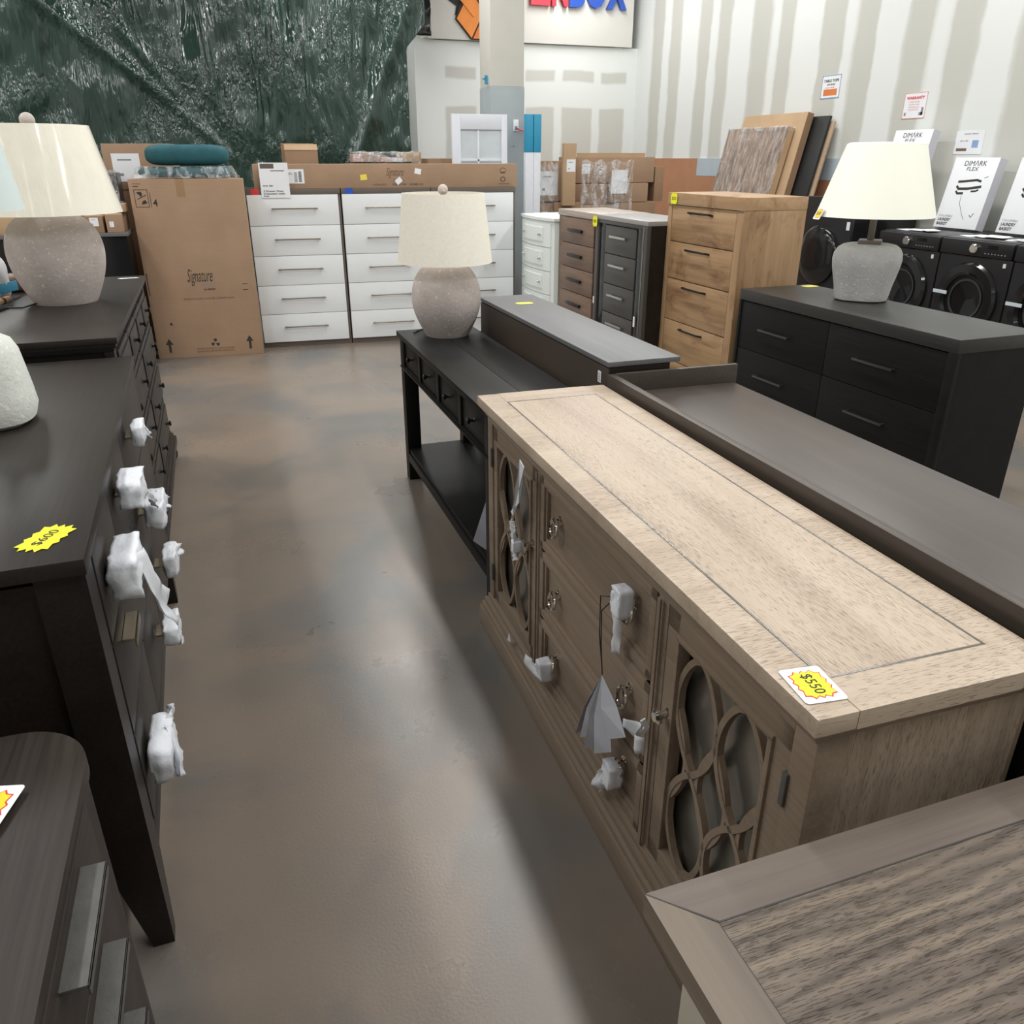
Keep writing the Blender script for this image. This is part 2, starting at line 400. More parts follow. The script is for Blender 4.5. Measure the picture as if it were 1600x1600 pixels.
# ------------------------------------------------------------------ mesh helpers
class MB:
    def __init__(s):
        s.bm = bmesh.new()
    def _add(s, vs, fs, smooth=False):
        bv = [s.bm.verts.new(v) for v in vs]
        for f in fs:
            try:
                fc = s.bm.faces.new([bv[i] for i in f]); fc.smooth = smooth
            except ValueError:
                pass
        return bv
    def box(s, x0, x1, y0, y1, z0, z1, bev=0.0, mtx=None):
        if bev <= 0:
            vs = [(x, y, z) for z in (z0, z1) for y in (y0, y1) for x in (x0, x1)]
            vs = [Vector(v) for v in vs]
            if mtx: vs = [mtx @ v for v in vs]
            s._add(vs, [(0, 2, 3, 1), (4, 5, 7, 6), (0, 1, 5, 4), (2, 6, 7, 3), (0, 4, 6, 2), (1, 3, 7, 5)])
            return s
        t = bmesh.new()
        bmesh.ops.create_cube(t, size=1)
        for v in t.verts:
            v.co = Vector((x0 + (v.co.x + .5) * (x1 - x0), y0 + (v.co.y + .5) * (y1 - y0), z0 + (v.co.z + .5) * (z1 - z0)))
        bmesh.ops.bevel(t, geom=t.edges[:], offset=min(bev, 0.45 * min(x1 - x0, y1 - y0, z1 - z0)), segments=2, profile=0.6, affect='EDGES')
        s.merge(t, mtx)
        return s
    def merge(s, t, mtx=None):
        t.verts.index_update()
        vs = [(mtx @ v.co) if mtx else v.co.copy() for v in t.verts]
        bv = [s.bm.verts.new(v) for v in vs]
        for f in t.faces:
            fc = s.bm.faces.new([bv[v.index] for v in f.verts]); fc.smooth = f.smooth
        t.free()
    def lathe(s, prof, seg=48, c=(0, 0, 0), sx=1, sy=1, mtx=None, p=2.0):
        """profile of (radius, z); p > 2 squares the plan"""
        vs, fs = [], []
        n = len(prof)
        for r, z in prof:
            for k in range(seg):
                a = 2 * math.pi * k / seg
                ca, sa = math.cos(a), math.sin(a)
                q = (abs(ca) ** p + abs(sa) ** p) ** (-1 / p)
                v = Vector((c[0] + r * sx * q * ca, c[1] + r * sy * q * sa, c[2] + z))
                vs.append(mtx @ v if mtx else v)
        for i in range(n - 1):
            for k in range(seg):
                k2 = (k + 1) % seg
                fs.append((i * seg + k, i * seg + k2, (i + 1) * seg + k2, (i + 1) * seg + k))
        if prof[0][0] > 1e-6: fs.append(tuple(reversed(range(seg))))
        if prof[-1][0] > 1e-6: fs.append(tuple(range((n - 1) * seg, n * seg)))
        s._add(vs, fs, True)
        return s
    def shell(s, prof, seg=64, c=(0, 0, 0), mtx=None):
        """open revolved shell from a closed profile loop"""
        vs, fs = [], []
        n = len(prof)
        for r, z in prof:
            for k in range(seg):
                a = 2 * math.pi * k / seg
                v = Vector((c[0] + r * math.cos(a), c[1] + r * math.sin(a), c[2] + z))
                vs.append(mtx @ v if mtx else v)
        for i in range(n):
            j = (i + 1) % n
            for k in range(seg):
                k2 = (k + 1) % seg
                fs.append((i * seg + k, i * seg + k2, j * seg + k2, j * seg + k))
        s._add(vs, fs, True)
        return s
    def cyl(s, p0, p1, r, seg=16, r1=None):
        p0, p1 = Vector(p0), Vector(p1)
        d = (p1 - p0)
        q = d.to_track_quat('Z', 'Y').to_matrix().to_4x4()
        s.lathe([(r, 0), (r if r1 is None else r1, d.length)], seg, mtx=Matrix.Translation(p0) @ q)
        return s
    def ball(s, c, r, seg=20, sz=1.0):
        s.lathe([(r * math.sin(math.pi * i / 12), -r * sz * math.cos(math.pi * i / 12)) for i in range(13)], seg, c)
        return s
    def tube(s, pts, r, seg=8, closed=False):
        pts = [Vector(p) for p in pts]
        n = len(pts)
        vs, fs = [], []
        up = None
        for i, p in enumerate(pts):
            t = (pts[(i + 1) % n] - pts[i - 1]) if (closed or 0 < i < n - 1) else (pts[1] - pts[0] if i == 0 else pts[-1] - pts[-2])
            t.normalize()
            if up is None:
                up = t.orthogonal().normalized()
            up = (up - t * up.dot(t)).normalized()
            sd = t.cross(up)
            for k in range(seg):
                a = 2 * math.pi * k / seg
                vs.append(p + (up * math.cos(a) + sd * math.sin(a)) * r)
        for i in range(n if closed else n - 1):
            j = (i + 1) % n
            for k in range(seg):
                k2 = (k + 1) % seg
                fs.append((i * seg + k, i * seg + k2, j * seg + k2, j * seg + k))
        if not closed:
            fs.append(tuple(reversed(range(seg)))); fs.append(tuple(range((n - 1) * seg, n * seg)))
        s._add(vs, fs, True)
        return s
    def prism(s, poly, t0, t1, mtx=None, axis='z'):
        """polygon in two axes extruded along the third"""
        def P(a, c, t):
            v = Vector((a, c, t)) if axis == 'z' else (Vector((a, t, c)) if axis == 'y' else Vector((t, a, c)))
            return mtx @ v if mtx else v
        n = len(poly)
        vs = [P(a, c, t0) for a, c in poly] + [P(a, c, t1) for a, c in poly]
        fs = [tuple(reversed(range(n))), tuple(range(n, 2 * n))] + [(i, (i + 1) % n, n + (i + 1) % n, n + i) for i in range(n)]
        s._add(vs, fs)
        return s
    def ribbon(s, pts, wd, y0, y1):
        """strip of width wd following (x, z) points, from depth y0 to y1"""
        n = len(pts)
        L, Rr = [], []
        for i, (x, z) in enumerate(pts):
            a = pts[max(0, i - 1)]; c = pts[min(n - 1, i + 1)]
            dx, dz = c[0] - a[0], c[1] - a[1]
            l = math.hypot(dx, dz) or 1
            L.append((x - dz / l * wd / 2, z + dx / l * wd / 2)); Rr.append((x + dz / l * wd / 2, z - dx / l * wd / 2))
        vs = []
        for i in range(n):
            vs += [(L[i][0], y0, L[i][1]), (Rr[i][0], y0, Rr[i][1]), (Rr[i][0], y1, Rr[i][1]), (L[i][0], y1, L[i][1])]
        fs = [(0, 1, 2, 3), tuple(4 * (n - 1) + k for k in (3, 2, 1, 0))]
        for i in range(n - 1):
            for k in range(4):
                k2 = (k + 1) % 4
                fs.append((4 * i + k, 4 * i + 4 + k, 4 * i + 4 + k2, 4 * i + k2))
        s._add([Vector(v) for v in vs], fs)
        return s
    def build(s, name, mat, parent=None, loc=None, sharp=True):
        bmesh.ops.recalc_face_normals(s.bm, faces=s.bm.faces[:])
        me = bpy.data.meshes.new(name)
        s.bm.to_mesh(me); s.bm.free()
        me.materials.append(mat)
        if sharp:
            try: me.set_sharp_from_angle(angle=R(35))
            except Exception: pass
        o = bpy.data.objects.new(name, me)
        COL.objects.link(o)
        if parent: o.parent = parent
        if loc: o.location = loc
        return o

def tag(o, label, cat, group=None):
    o['label'] = label; o['category'] = cat
    if group: o['group'] = group
    return o

def thing(name, label, cat, loc=(0, 0, 0), rz=0, group=None):
    o = bpy.data.objects.new(name, None)
    COL.objects.link(o)
    o.location = loc; o.rotation_euler = (0, 0, R(rz))
    o.empty_display_size = 0.1
    return tag(o, label, cat, group)

def boxes(root, name, mat, bl, bev=0.0):
    b = MB()
    for q in bl: b.box(*q, bev=bev)
    return b.build(name, mat, root)

def each(root, name, mat, bl, bev=0.0):
    return [boxes(root, name, mat, [q], bev) for q in bl]

def struct(o):
    o['kind'] = 'structure'
    return o

TXT = {}
def text_mesh(s, wd, ht, depth=0.0006, bold=0.0, shear=0.0):
    cu = bpy.data.curves.new('lettering', 'FONT')
    cu.body = s; cu.extrude = 0.5; cu.size = 1; cu.shear = shear; cu.offset = bold
    cu.resolution_u = 3
    to = bpy.data.objects.new('lettering_source', cu)
    COL.objects.link(to)
    dg = bpy.context.evaluated_depsgraph_get()
    me = bpy.data.meshes.new_from_object(to.evaluated_get(dg))
    bpy.data.objects.remove(to); bpy.data.curves.remove(cu)
    xs = [v.co.x for v in me.vertices]; ys = [v.co.y for v in me.vertices]
    x0, x1, y0, y1 = min(xs), max(xs), min(ys), max(ys)
    for v in me.vertices:
        v.co = Vector(((v.co.x - x0) / (x1 - x0) * wd, (v.co.y - y0) / (y1 - y0) * ht, (v.co.z + 0.5) * depth))
    return me

def write(parent, s, x, z, wd, ht, mat, y=-0.0004, depth=0.0005, bold=0.0, shear=0.0, name='lettering', mtx=None):
    """lettering whose lower left corner is at (x, z) on a face that looks to -y"""
    me = text_mesh(s, wd, ht, depth, bold, shear)
    m = Matrix.Translation((x, y, z)) @ Matrix.Rotation(R(90), 4, 'X')
    if mtx: m = mtx
    me.transform(m)
    me.materials.append(mat)
    o = bpy.data.objects.new(name, me)
    COL.objects.link(o); o.parent = parent
    return o

def rrect(x0, x1, y0, y1, r, seg=8, corners=(1, 1, 1, 1)):
    """corners: x0y0, x1y0, x1y1, x0y1"""
    out = []
    for (cx, cy, a0, on, px, py) in ((x0 + r, y0 + r, 180, corners[0], x0, y0), (x1 - r, y0 + r, 270, corners[1], x1, y0),
                                     (x1 - r, y1 - r, 0, corners[2], x1, y1), (x0 + r, y1 - r, 90, corners[3], x0, y1)):
        if on:
            for k in range(seg + 1):
                a = R(a0 + 90 * k / seg)
                out.append((cx + r * math.cos(a), cy + r * math.sin(a)))
        else:
            out.append((px, py))
    return out

def starburst(n=16, ro=1.0, ri=0.8, sx=1, sy=1, wob=0.0):
    pts = []
    for k in range(2 * n):
        r = ro if k % 2 == 0 else ri
        r *= 1 + wob * math.sin(k * 2.7)
        a = math.pi * k / n
        q = (abs(math.cos(a)) ** 5 + abs(math.sin(a)) ** 5) ** (-0.2)
        pts.append((r * sx * q * math.cos(a), r * sy * q * math.sin(a)))
    return pts

# ------------------------------------------------------------------ the building
struct(MB().box(-8.2, 6.4, -5.2, 12.7, -0.12, 0).build('floor', M['floor']))
struct(MB().box(-8.2, 6.4, -5.2, 12.7, 4.4, 4.55).build('ceiling', M['ceil']))
struct(MB().box(6.08, 6.3, -5.0, 12.4, 0, 4.4).build('wall_right', M['drywall']))
struct(MB().box(-8.2, -8.0, -5.0, 12.4, 0, 4.4).build('wall_left', M['wall']))
struct(MB().box(-8.0, 6.08, -5.2, -5.0, 0, 4.4).build('wall_front', M['wall']))
struct(MB().box(-8.2, 6.3, 12.4, 12.6, 0, 4.4).build('wall_back', M['wall']))
# lower skimmed wall that stands proud, seen right of the tarpaulin
struct(MB().box(2.78, 6.08, 11.86, 12.4, 0, 2.985, bev=0.004).build('wall_skimmed', M['skim']))
# hardboard and grey-blue protection along the foot of the right wall
struct(boxes(None, 'trim_1', M['hardboard'], [(6.064, 6.08, 9.98, 11.85, 0, 1.545), (6.064, 6.08, 6.95, 9.98, 0, 1.335)]))
struct(boxes(None, 'trim_2', M['bluepanel'], [(6.062, 6.08, 6.95, 9.975, 1.337, 1.545)]))

# square column, grey below and ivory above
c = thing('column', 'square column, grey below and ivory above, behind the white chests', 'column', (2.93, 8.68, 0))
boxes(c, 'lower_shaft', M['col_grey'], [(-0.18, 0.18, -0.18, 0.18, 0, 2.2)], 0.006)
boxes(c, 'upper_shaft', M['col_white'], [(-0.176, 0.176, -0.176, 0.176, 2.2, 4.4)], 0.006)
so = boxes(c, 'wall_socket', M['white_front'], [(0.06, 0.115, -0.19, -0.18, 1.80, 1.905)], 0.003)
boxes(so, 'socket_face', M['ink_grey'], [(0.073, 0.102, -0.193, -0.19, 1.81, 1.845)], 0.002)
MB().tube([(0.09, -0.195, 1.83), (0.12, -0.22, 1.81), (0.15, -0.225, 1.80), (0.183, -0.21, 1.80)], 0.006).build('red_plug_lead', M['sign_red'], c)
boxes(c, 'blue_tape', M['blue'], [(-0.21, -0.182, -0.1, -0.09, 2.22, 2.30), (-0.235, -0.205, -0.1, -0.09, 2.26, 2.275)])
boxes(c, 'pen_mark', M['ink_grey'], [(0.03, 0.09, -0.1806, -0.18, 1.655, 1.659), (0.06, 0.064, -0.1806, -0.18, 1.64, 1.672)])

# sign board with the shop name and box emblem
sb = thing('shop_sign', 'ivory sign board with red and blue raised letters and an orange open box', 'sign', (0, 11.86, 2.99))
boxes(sb, 'board', M['sign_board'], [(2.96, 5.95, -0.05, 0.0, 0, 1.35), (3.0, 5.9, 0.0, 0.53, 0.05, 1.3)], 0.004)
LZ = 0.44
for s_, x0, x1, mt in (('P', 4.02, 4.34, 'sign_red'), ('E', 4.385, 4.665, 'sign_red'), ('N', 4.69, 4.925, 'sign_red'),
                       ('B', 4.95, 5.18, 'sign_blue'), ('O', 5.20, 5.485, 'sign_blue'), ('X', 5.51, 5.81, 'sign_blue')):
    me = text_mesh(s_, x1 - x0, 0.42, 0.06, 0.05)
    me.transform(Matrix.Translation((x0, -0.05, LZ)) @ Matrix.Rotation(R(90), 4, 'X'))
    me.materials.append(M[mt])
    lo = bpy.data.objects.new('raised_letter', me); COL.objects.link(lo); lo.parent = sb
# emblem: open cardboard box in orange with a dark marker and a red ring
def plate(name, poly, y0, y1, mt, par):
    return MB().prism(poly, y0, y1, axis='y').build(name, M[mt], par)
zz = lambda z: z - 2.99
em = plate('box_emblem', [(3.34, zz(3.22)), (3.55, zz(2.995)), (3.90, zz(2.995)), (3.90, zz(3.5)), (3.62, zz(3.62)), (3.42, zz(3.45))], -0.075, -0.05, 'ink', sb)
plate('left_panel', [(3.355, zz(3.225)), (3.555, zz(3.012)), (3.715, zz(3.30)), (3.46, zz(3.40))], -0.085, -0.075, 'orange', em)
plate('right_panel', [(3.575, zz(3.005)), (3.895, zz(3.005)), (3.895, zz(3.30)), (3.735, zz(3.30))], -0.085, -0.075, 'orange_dark', em)
plate('open_flap', [(3.40, zz(3.44)), (3.585, zz(3.25)), (3.71, zz(3.32)), (3.56, zz(3.56))], -0.095, -0.085, 'orange', em)
plate('inner_flap', [(3.745, zz(3.29)), (3.765, zz(3.18)), (3.89, zz(3.175)), (3.89, zz(3.28))], -0.095, -0.085, 'orange_dark', em)
plate('dark_arrow', [(3.34, zz(3.27)), (3.40, zz(3.25)), (3.46, zz(3.40)), (3.32, zz(3.50)), (3.19, zz(3.47)), (3.36, zz(3.37))], -0.062, -0.05, 'ink', em)
ring = [(3.90 + 0.23 * math.cos(a), zz(3.53) + 0.23 * math.sin(a)) for a in [2 * math.pi * k / 40 for k in range(41)]]
MB().ribbon(ring, 0.07, -0.11, -0.096).build('raised_letter', M['sign_red'], sb)

# tarpaulin hung over the back left of the shop
SWAGS = [(-1.9, 3.4, -0.55, 2.35, 0.08, 0.09), (-1.2, 3.5, -0.3, 2.3, 0.06, 0.07), (-0.55, 2.35, 0.1, 1.75, 0.05, 0.06), (2.5, 3.3, 1.75, 1.6, 0.09, 0.12)]
_tr = random.Random(5)
for _k in range(24):
    _x = -0.75 + _k * 0.128 + _tr.uniform(-0.04, 0.04)
    SWAGS.append((_x, 4.2, _x + (0.75 - _x) * _tr.uniform(0.0, 0.22), _tr.uniform(2.0, 2.75), _tr.uniform(0.025, 0.06), _tr.uniform(0.025, 0.06)))
def tarp():
    b = MB()
    nx, nz = 720, 100
    X0, X1, Z0, Z1 = -7.9, 2.665, 0.02, 4.3
    vs, fs = [], []
    for j in range(nz + 1):
        z = Z0 + (Z1 - Z0) * j / nz
        for i in range(nx + 1):
            u = i / nx
            x = X0 + (X1 - X0) * u
            # right hand border slants a little towards the foot
            if u > 0.9:
                x -= (u - 0.9) / 0.1 * 0.235 * min(1.0, max(0.0, (3.0 - z) / 0.25))
            # long folds fanning out of two gathered points, and hanging creases
            y = 0.0
            for (px, pz, st) in ((-0.9, 4.6, 1.0), (0.9, 5.4, 0.8), (2.4, 5.2, 0.8)):
                a = math.atan2(x - px, pz - z)
                d = math.hypot(x - px, pz - z)
                y += 0.030 * st * math.sin(a * 16 + 1.3 * px) * math.exp(-((a) / 0.7) ** 2) * min(1, d / 1.6)
            # big diagonal swags from the upper left
            for (ax, az, bx, bz, amp, wd) in SWAGS:
                L = math.hypot(bx - ax, bz - az); tx, tz = (bx - ax) / L, (bz - az) / L
                s = (x - ax) * tx + (z - az) * tz; dd = abs(-(x - ax) * tz + (z - az) * tx)
                e = max(0.0, 1 - max(0, s - L) / 0.5) if s > 0 else max(0.0, 1 + s / 0.6)
                y -= 0.6 * amp * math.exp(-(dd / (wd * 0.7)) ** 2) * max(0, e)
            y += 0.05 * noise.noise(Vector((x * 1.3, z * 0.8, 3.1))) + 0.03 * noise.noise(Vector((x * 3.4, z * 2.2, 8.1))) + 0.012 * noise.noise(Vector((x * 9, z * 5, 1.7)))
            vs.append(Vector((x, 10.75 + y, z)))
    for j in range(nz):
        for i in range(nx):
            a = j * (nx + 1) + i
            fs.append((a, a + 1, a + nx + 2, a + nx + 1))
    b._add(vs, fs, True)
    o = b.build('tarpaulin', M['tarp'], sharp=False)
    sm = o.modifiers.new('thickness', 'SOLIDIFY'); sm.thickness = 0.004
    return tag(o, 'wrinkled glossy dark green plastic tarpaulin hung across the back of the shop', 'tarp')
tarp()
# dark plastic at the upper right edge of the tarpaulin
def crumple(o_name, mat, x0, x1, z0, z1, yb, amp, f, seed, label, cat, n=40):
    b = MB(); vs = []; fs = []
    for j in range(n + 1):
        for i in range(n + 1):
            x = x0 + (x1 - x0) * i / n; z = z0 + (z1 - z0) * j / n
            vs.append(Vector((x, yb + amp * noise.noise(Vector((x * f, z * f, seed))) * 2, z)))
    for j in range(n):
        for i in range(n):
            a = j * (n + 1) + i; fs.append((a, a + 1, a + n + 2, a + n + 1))
    b._add(vs, fs, True)
    o = b.build(o_name, mat, sharp=False)
    sm = o.modifiers.new('thickness', 'SOLIDIFY'); sm.thickness = 0.004
    return tag(o, label, cat)
M['black_bag'] = plain('black_plastic_sheet', (0.010, 0.012, 0.014), 0.18, bmp=0.6, bscale=14)
M['purple_bag'] = plain('dusky_plastic_sheet', (0.03, 0.028, 0.032), 0.4, bmp=0.6, bscale=10)
crumple('plastic_sheet', M['black_bag'], 2.45, 2.955, 2.99, 4.2, 11.6, 0.04, 5, 4, 'black crumpled plastic sheet beside the sign board, above the skimmed wall', 'plastic sheet')

# ------------------------------------------------------------------ handles
def bar_handle(par, x0, x1, z, mat, r=0.005, off=0.028, flat=False, name='handle'):
    b = MB()
    if flat: b.box(x0, x1, -off - 0.008, -off, z - 0.007, z + 0.007, bev=0.002)
    else: b.cyl((x0, -off, z), (x1, -off, z), r, 12)
    for x in (x0 + 0.02, x1 - 0.02):
        b.box(x - 0.005, x + 0.005, -off, 0.002, z - 0.005, z + 0.005)
    return b.build(name, mat, par)

def ring_pull(par, x, z):
    b = MB()
    b.lathe([(0.0, 0), (0.014, 0), (0.014, 0.003), (0.007, 0.006), (0.006, 0.014), (0.009, 0.017), (0.007, 0.022), (0, 0.023)], 16,
            mtx=Matrix.Translation((x, 0, z)) @ Matrix.Rotation(R(90), 4, 'X'))
    pts = [(x + 0.020 * math.sin(a), -0.018 - 0.006 * (1 - math.cos(a)) / 2, z - 0.020 + 0.024 * math.cos(a)) for a in [2 * math.pi * k / 24 for k in range(24)]]
    b.tube(pts, 0.0056, 8, True)
    return b.build('ring_pull', M['chrome'], par)

def knob(par, x, z, mat, r=0.014, y=0.0, l=0.028):
    b = MB()
    b.lathe([(0.0, 0), (r * 0.8, 0), (r * 0.45, 0.004), (r * 0.4, l * 0.45), (r, l * 0.65), (r, l * 0.85), (r * 0.6, l), (0, l)], 16,
            mtx=Matrix.Translation((x, y, z)) @ Matrix.Rotation(R(90), 4, 'X'))
    return b.build('knob', mat, par)

# ------------------------------------------------------------------ beige sideboard with lattice doors
def sideboard():
    W, D, H = 1.712, 0.442, 0.85
    r = thing('sideboard', 'pale greige sideboard with mirrored lattice doors and three wide drawers', 'sideboard', (0.722, 2.402, 0), -91.3)
    g = M['greige']
    # top: mitred border with cross grain and a long grain centre panel inside a grey inlay
    u0, u1, v0, v1 = 0.105, 1.632, 0.072, 0.368
    z0, z1 = 0.818, H
    tp = MB().box(u0, u1, v0, v1, z0, z1).build('top_panel', M['greige_top'], r)
    b = MB()
    b.box(0, W, 0, v0 - 0.002, z0, z1, bev=0.003); b.box(0, W, v1 + 0.002, D, z0, z1, bev=0.003)
    b.box(0, u0 - 0.002, v0 - 0.002, v1 + 0.002, z0, z1); b.box(u1 + 0.002, W, v0 - 0.002, v1 + 0.002, z0, z1)
    b.build('top_border', M['greige_cross'], r)
    boxes(r, 'top_inlay', M['inlay'], [(u0 - 0.003, u1 + 0.003, v0 - 0.003, v0 + 0.001, z1 - 0.002, z1 + 0.0006), (u0 - 0.003, u1 + 0.003, v1 - 0.001, v1 + 0.003, z1 - 0.002, z1 + 0.0006),
                                      (u0 - 0.003, u0 + 0.001, v0, v1, z1 - 0.002, z1 + 0.0006), (u1 - 0.001, u1 + 0.003, v0, v1, z1 - 0.002, z1 + 0.0006)])
    boxes(r, 'cornice', g, [(0.007, W - 0.007, 0.007, D - 0.002, 0.811, 0.8178), (0.013, W - 0.013, 0.013, D - 0.002, 0.802, 0.811), (0.019, W - 0.019, 0.021, D - 0.002, 0.790, 0.802)], 0.0025)
    boxes(r, 'carcass', g, [(0.028, W - 0.028, 0.078, D - 0.004, 0.09, 0.79)])
    each(r, 'side_panel', M['greige_v_lit'], [(0.024, 0.0275, 0.075, D - 0.02, 0.13, 0.788), (W - 0.0275, W - 0.024, 0.085, D - 0.02, 0.13, 0.788)])
    # face frame
    OY = 0.014
    fr = [(0.014, 0.072, 0.014, 0.085, 0.13, 0.79), (W - 0.072, W - 0.014, 0.014, 0.085, 0.13, 0.79),
          (0.497, 0.529, 0.018, 0.076, 0.13, 0.79), (1.204, 1.246, 0.018, 0.076, 0.13, 0.79),
          (0.072, W - 0.072, 0.014, 0.076, 0.771, 0.79), (0.072, W - 0.072, 0.014, 0.076, 0.10, 0.134),
          (0.507, 0.519, 0.010, 0.02, 0.134, 0.770), (1.219, 1.231, 0.010, 0.02, 0.134, 0.770)]
    fr = [(q[0], q[1], q[2] + OY, q[3], q[4], q[5]) for q in fr]
    fr[0] = (0.022, 0.072) + fr[0][2:]; fr[1] = (W - 0.072, W - 0.022) + fr[1][2:]
    boxes(r, 'face_frame', g, fr, 0.002)
    boxes(r, 'plinth', g, [(-0.004, W + 0.004, -0.004, D - 0.01, 0, 0.075), (0.002, W - 0.002, 0.003, D - 0.01, 0.075, 0.092), (0.010, W - 0.010, 0.012, D - 0.01, 0.092, 0.112), (0.018, W - 0.018, 0.022, D - 0.01, 0.112, 0.13)], 0.003)
    # drawers
    for k, (a, c_) in enumerate(((0.555, 0.770), (0.338, 0.545), (0.137, 0.328))):
        x0, x1 = 0.531, 1.202
        dz = [(x0, x1, 0.012, 0.074, a, c_)]
        d = MB()
        d.box(x0, x1, 0.030, 0.06, a, c_)
        m_ = 0.026
        for q in ((x0, x1, a, a + m_), (x0, x1, c_ - m_, c_), (x0, x0 + m_, a, c_), (x1 - m_, x1, a, c_)):
            d.box(q[0], q[1], 0.014, 0.032, q[2], q[3], bev=0.004)
        for q in ((x0 + m_, x1 - m_, a + m_, a + m_ + 0.010), (x0 + m_, x1 - m_, c_ - m_ - 0.010, c_ - m_), (x0 + m_, x0 + m_ + 0.01, a + m_, c_ - m_), (x1 - m_ - 0.01, x1 - m_, a + m_, c_ - m_)):
            d.box(q[0], q[1], 0.020, 0.032, q[2], q[3], bev=0.003)
        dr = d.build('drawer', g, r); dr.location.y = OY
        for x in (0.645, 1.09):
            p = ring_pull(dr, x, (a + c_) / 2 + 0.018)
            p.location.y += 0.030
    # doors
    for side, (x0, x1) in enumerate(((0.073, 0.495), (1.248, W - 0.073))):
        a, c_ = 0.136, 0.768
        fw = 0.046
        d = MB()
        for q in ((x0, x1, a, a + fw), (x0, x1, c_ - fw, c_), (x0, x0 + fw, a, c_), (x1 - fw, x1, a, c_)):
            d.box(q[0], q[1], 0.018, 0.046, q[2], q[3], bev=0.003)
        for q in ((x0 + fw - 0.004, x1 - fw + 0.004, a + fw - 0.004, a + fw + 0.008), (x0 + fw - 0.004, x1 - fw + 0.004, c_ - fw - 0.008, c_ - fw + 0.004),
                  (x0 + fw - 0.004, x0 + fw + 0.008, a + fw, c_ - fw), (x1 - fw - 0.008, x1 - fw + 0.004, a + fw, c_ - fw)):
            d.box(q[0], q[1], 0.012, 0.040, q[2], q[3], bev=0.003)
        do = d.build('door', g, r); do.location.y = OY
        boxes(do, 'mirror_panel', M['mirror'], [(x0 + fw - 0.01, x1 - fw + 0.01, 0.050, 0.056, a + fw - 0.01, c_ - fw + 0.01)])
        boxes(do, 'door_back', M['groove'], [(x0 + 0.01, x1 - 0.01, 0.0565, 0.0605, a + 0.01, c_ - 0.01)])
        # interlaced ovals
        X0, X1, Z0, Z1 = x0 + fw + 0.006, x1 - fw - 0.006, a + fw + 0.008, c_ - fw - 0.008
        Wd, Hd = X1 - X0, Z1 - Z0
        lb = MB()
        def strand(c0, sgn, za, zb, amp, wd):
            pts = []
            for k in range(49):
                t = k / 48.0
                # round ends, one crossing at mid height
                f = math.sin(2 * math.pi * t)
                f = math.copysign(abs(f) ** 0.62, f) if (t < 0.25 or t > 0.75) else math.copysign(abs(f) ** 0.85, f)
                pts.append((X0 + min(0.99, max(0.01, c0 + sgn * amp * f)) * Wd, Z1 - (za + (zb - za) * t) * Hd))
            lb.ribbon(pts, wd, 0.020, 0.034)
        for c0 in (0.25, 0.75):
            for sgn in (-1, 1):
                strand(c0, sgn, 0.0, 1.0, 0.245, 0.013)
        for c0 in (0.0, 0.5, 1.0):
            for sgn in (-1, 1):
                if (c0 == 0.0 and sgn < 0) or (c0 == 1.0 and sgn > 0): pass
                pts = []
                for k in range(25):
                    t = k / 24.0
                    xx = c0 + sgn * 0.17 * math.sin(math.pi * t)
                    if 0.0 <= xx <= 1.0: pts.append((X0 + xx * Wd, Z1 - (0.27 + 0.46 * t) * Hd))
                if len(pts) > 2: lb.ribbon(pts, 0.010, 0.022, 0.034)
        lb.build('lattice', g, do)
        kx = x1 - 0.03 if side == 0 else x0 + 0.03
        knob(do, kx, 0.53, M['chrome'], 0.017, 0.018, 0.032)
        hx = x0 - 0.002 if side == 0 else x1 + 0.002
        for hz in (0.24, 0.66):
            boxes(do, 'hinge', M['pewter'], [(hx - 0.006, hx + 0.006, 0.008, 0.018, hz - 0.032, hz + 0.032)], 0.002)
    return r
SB = sideboard()

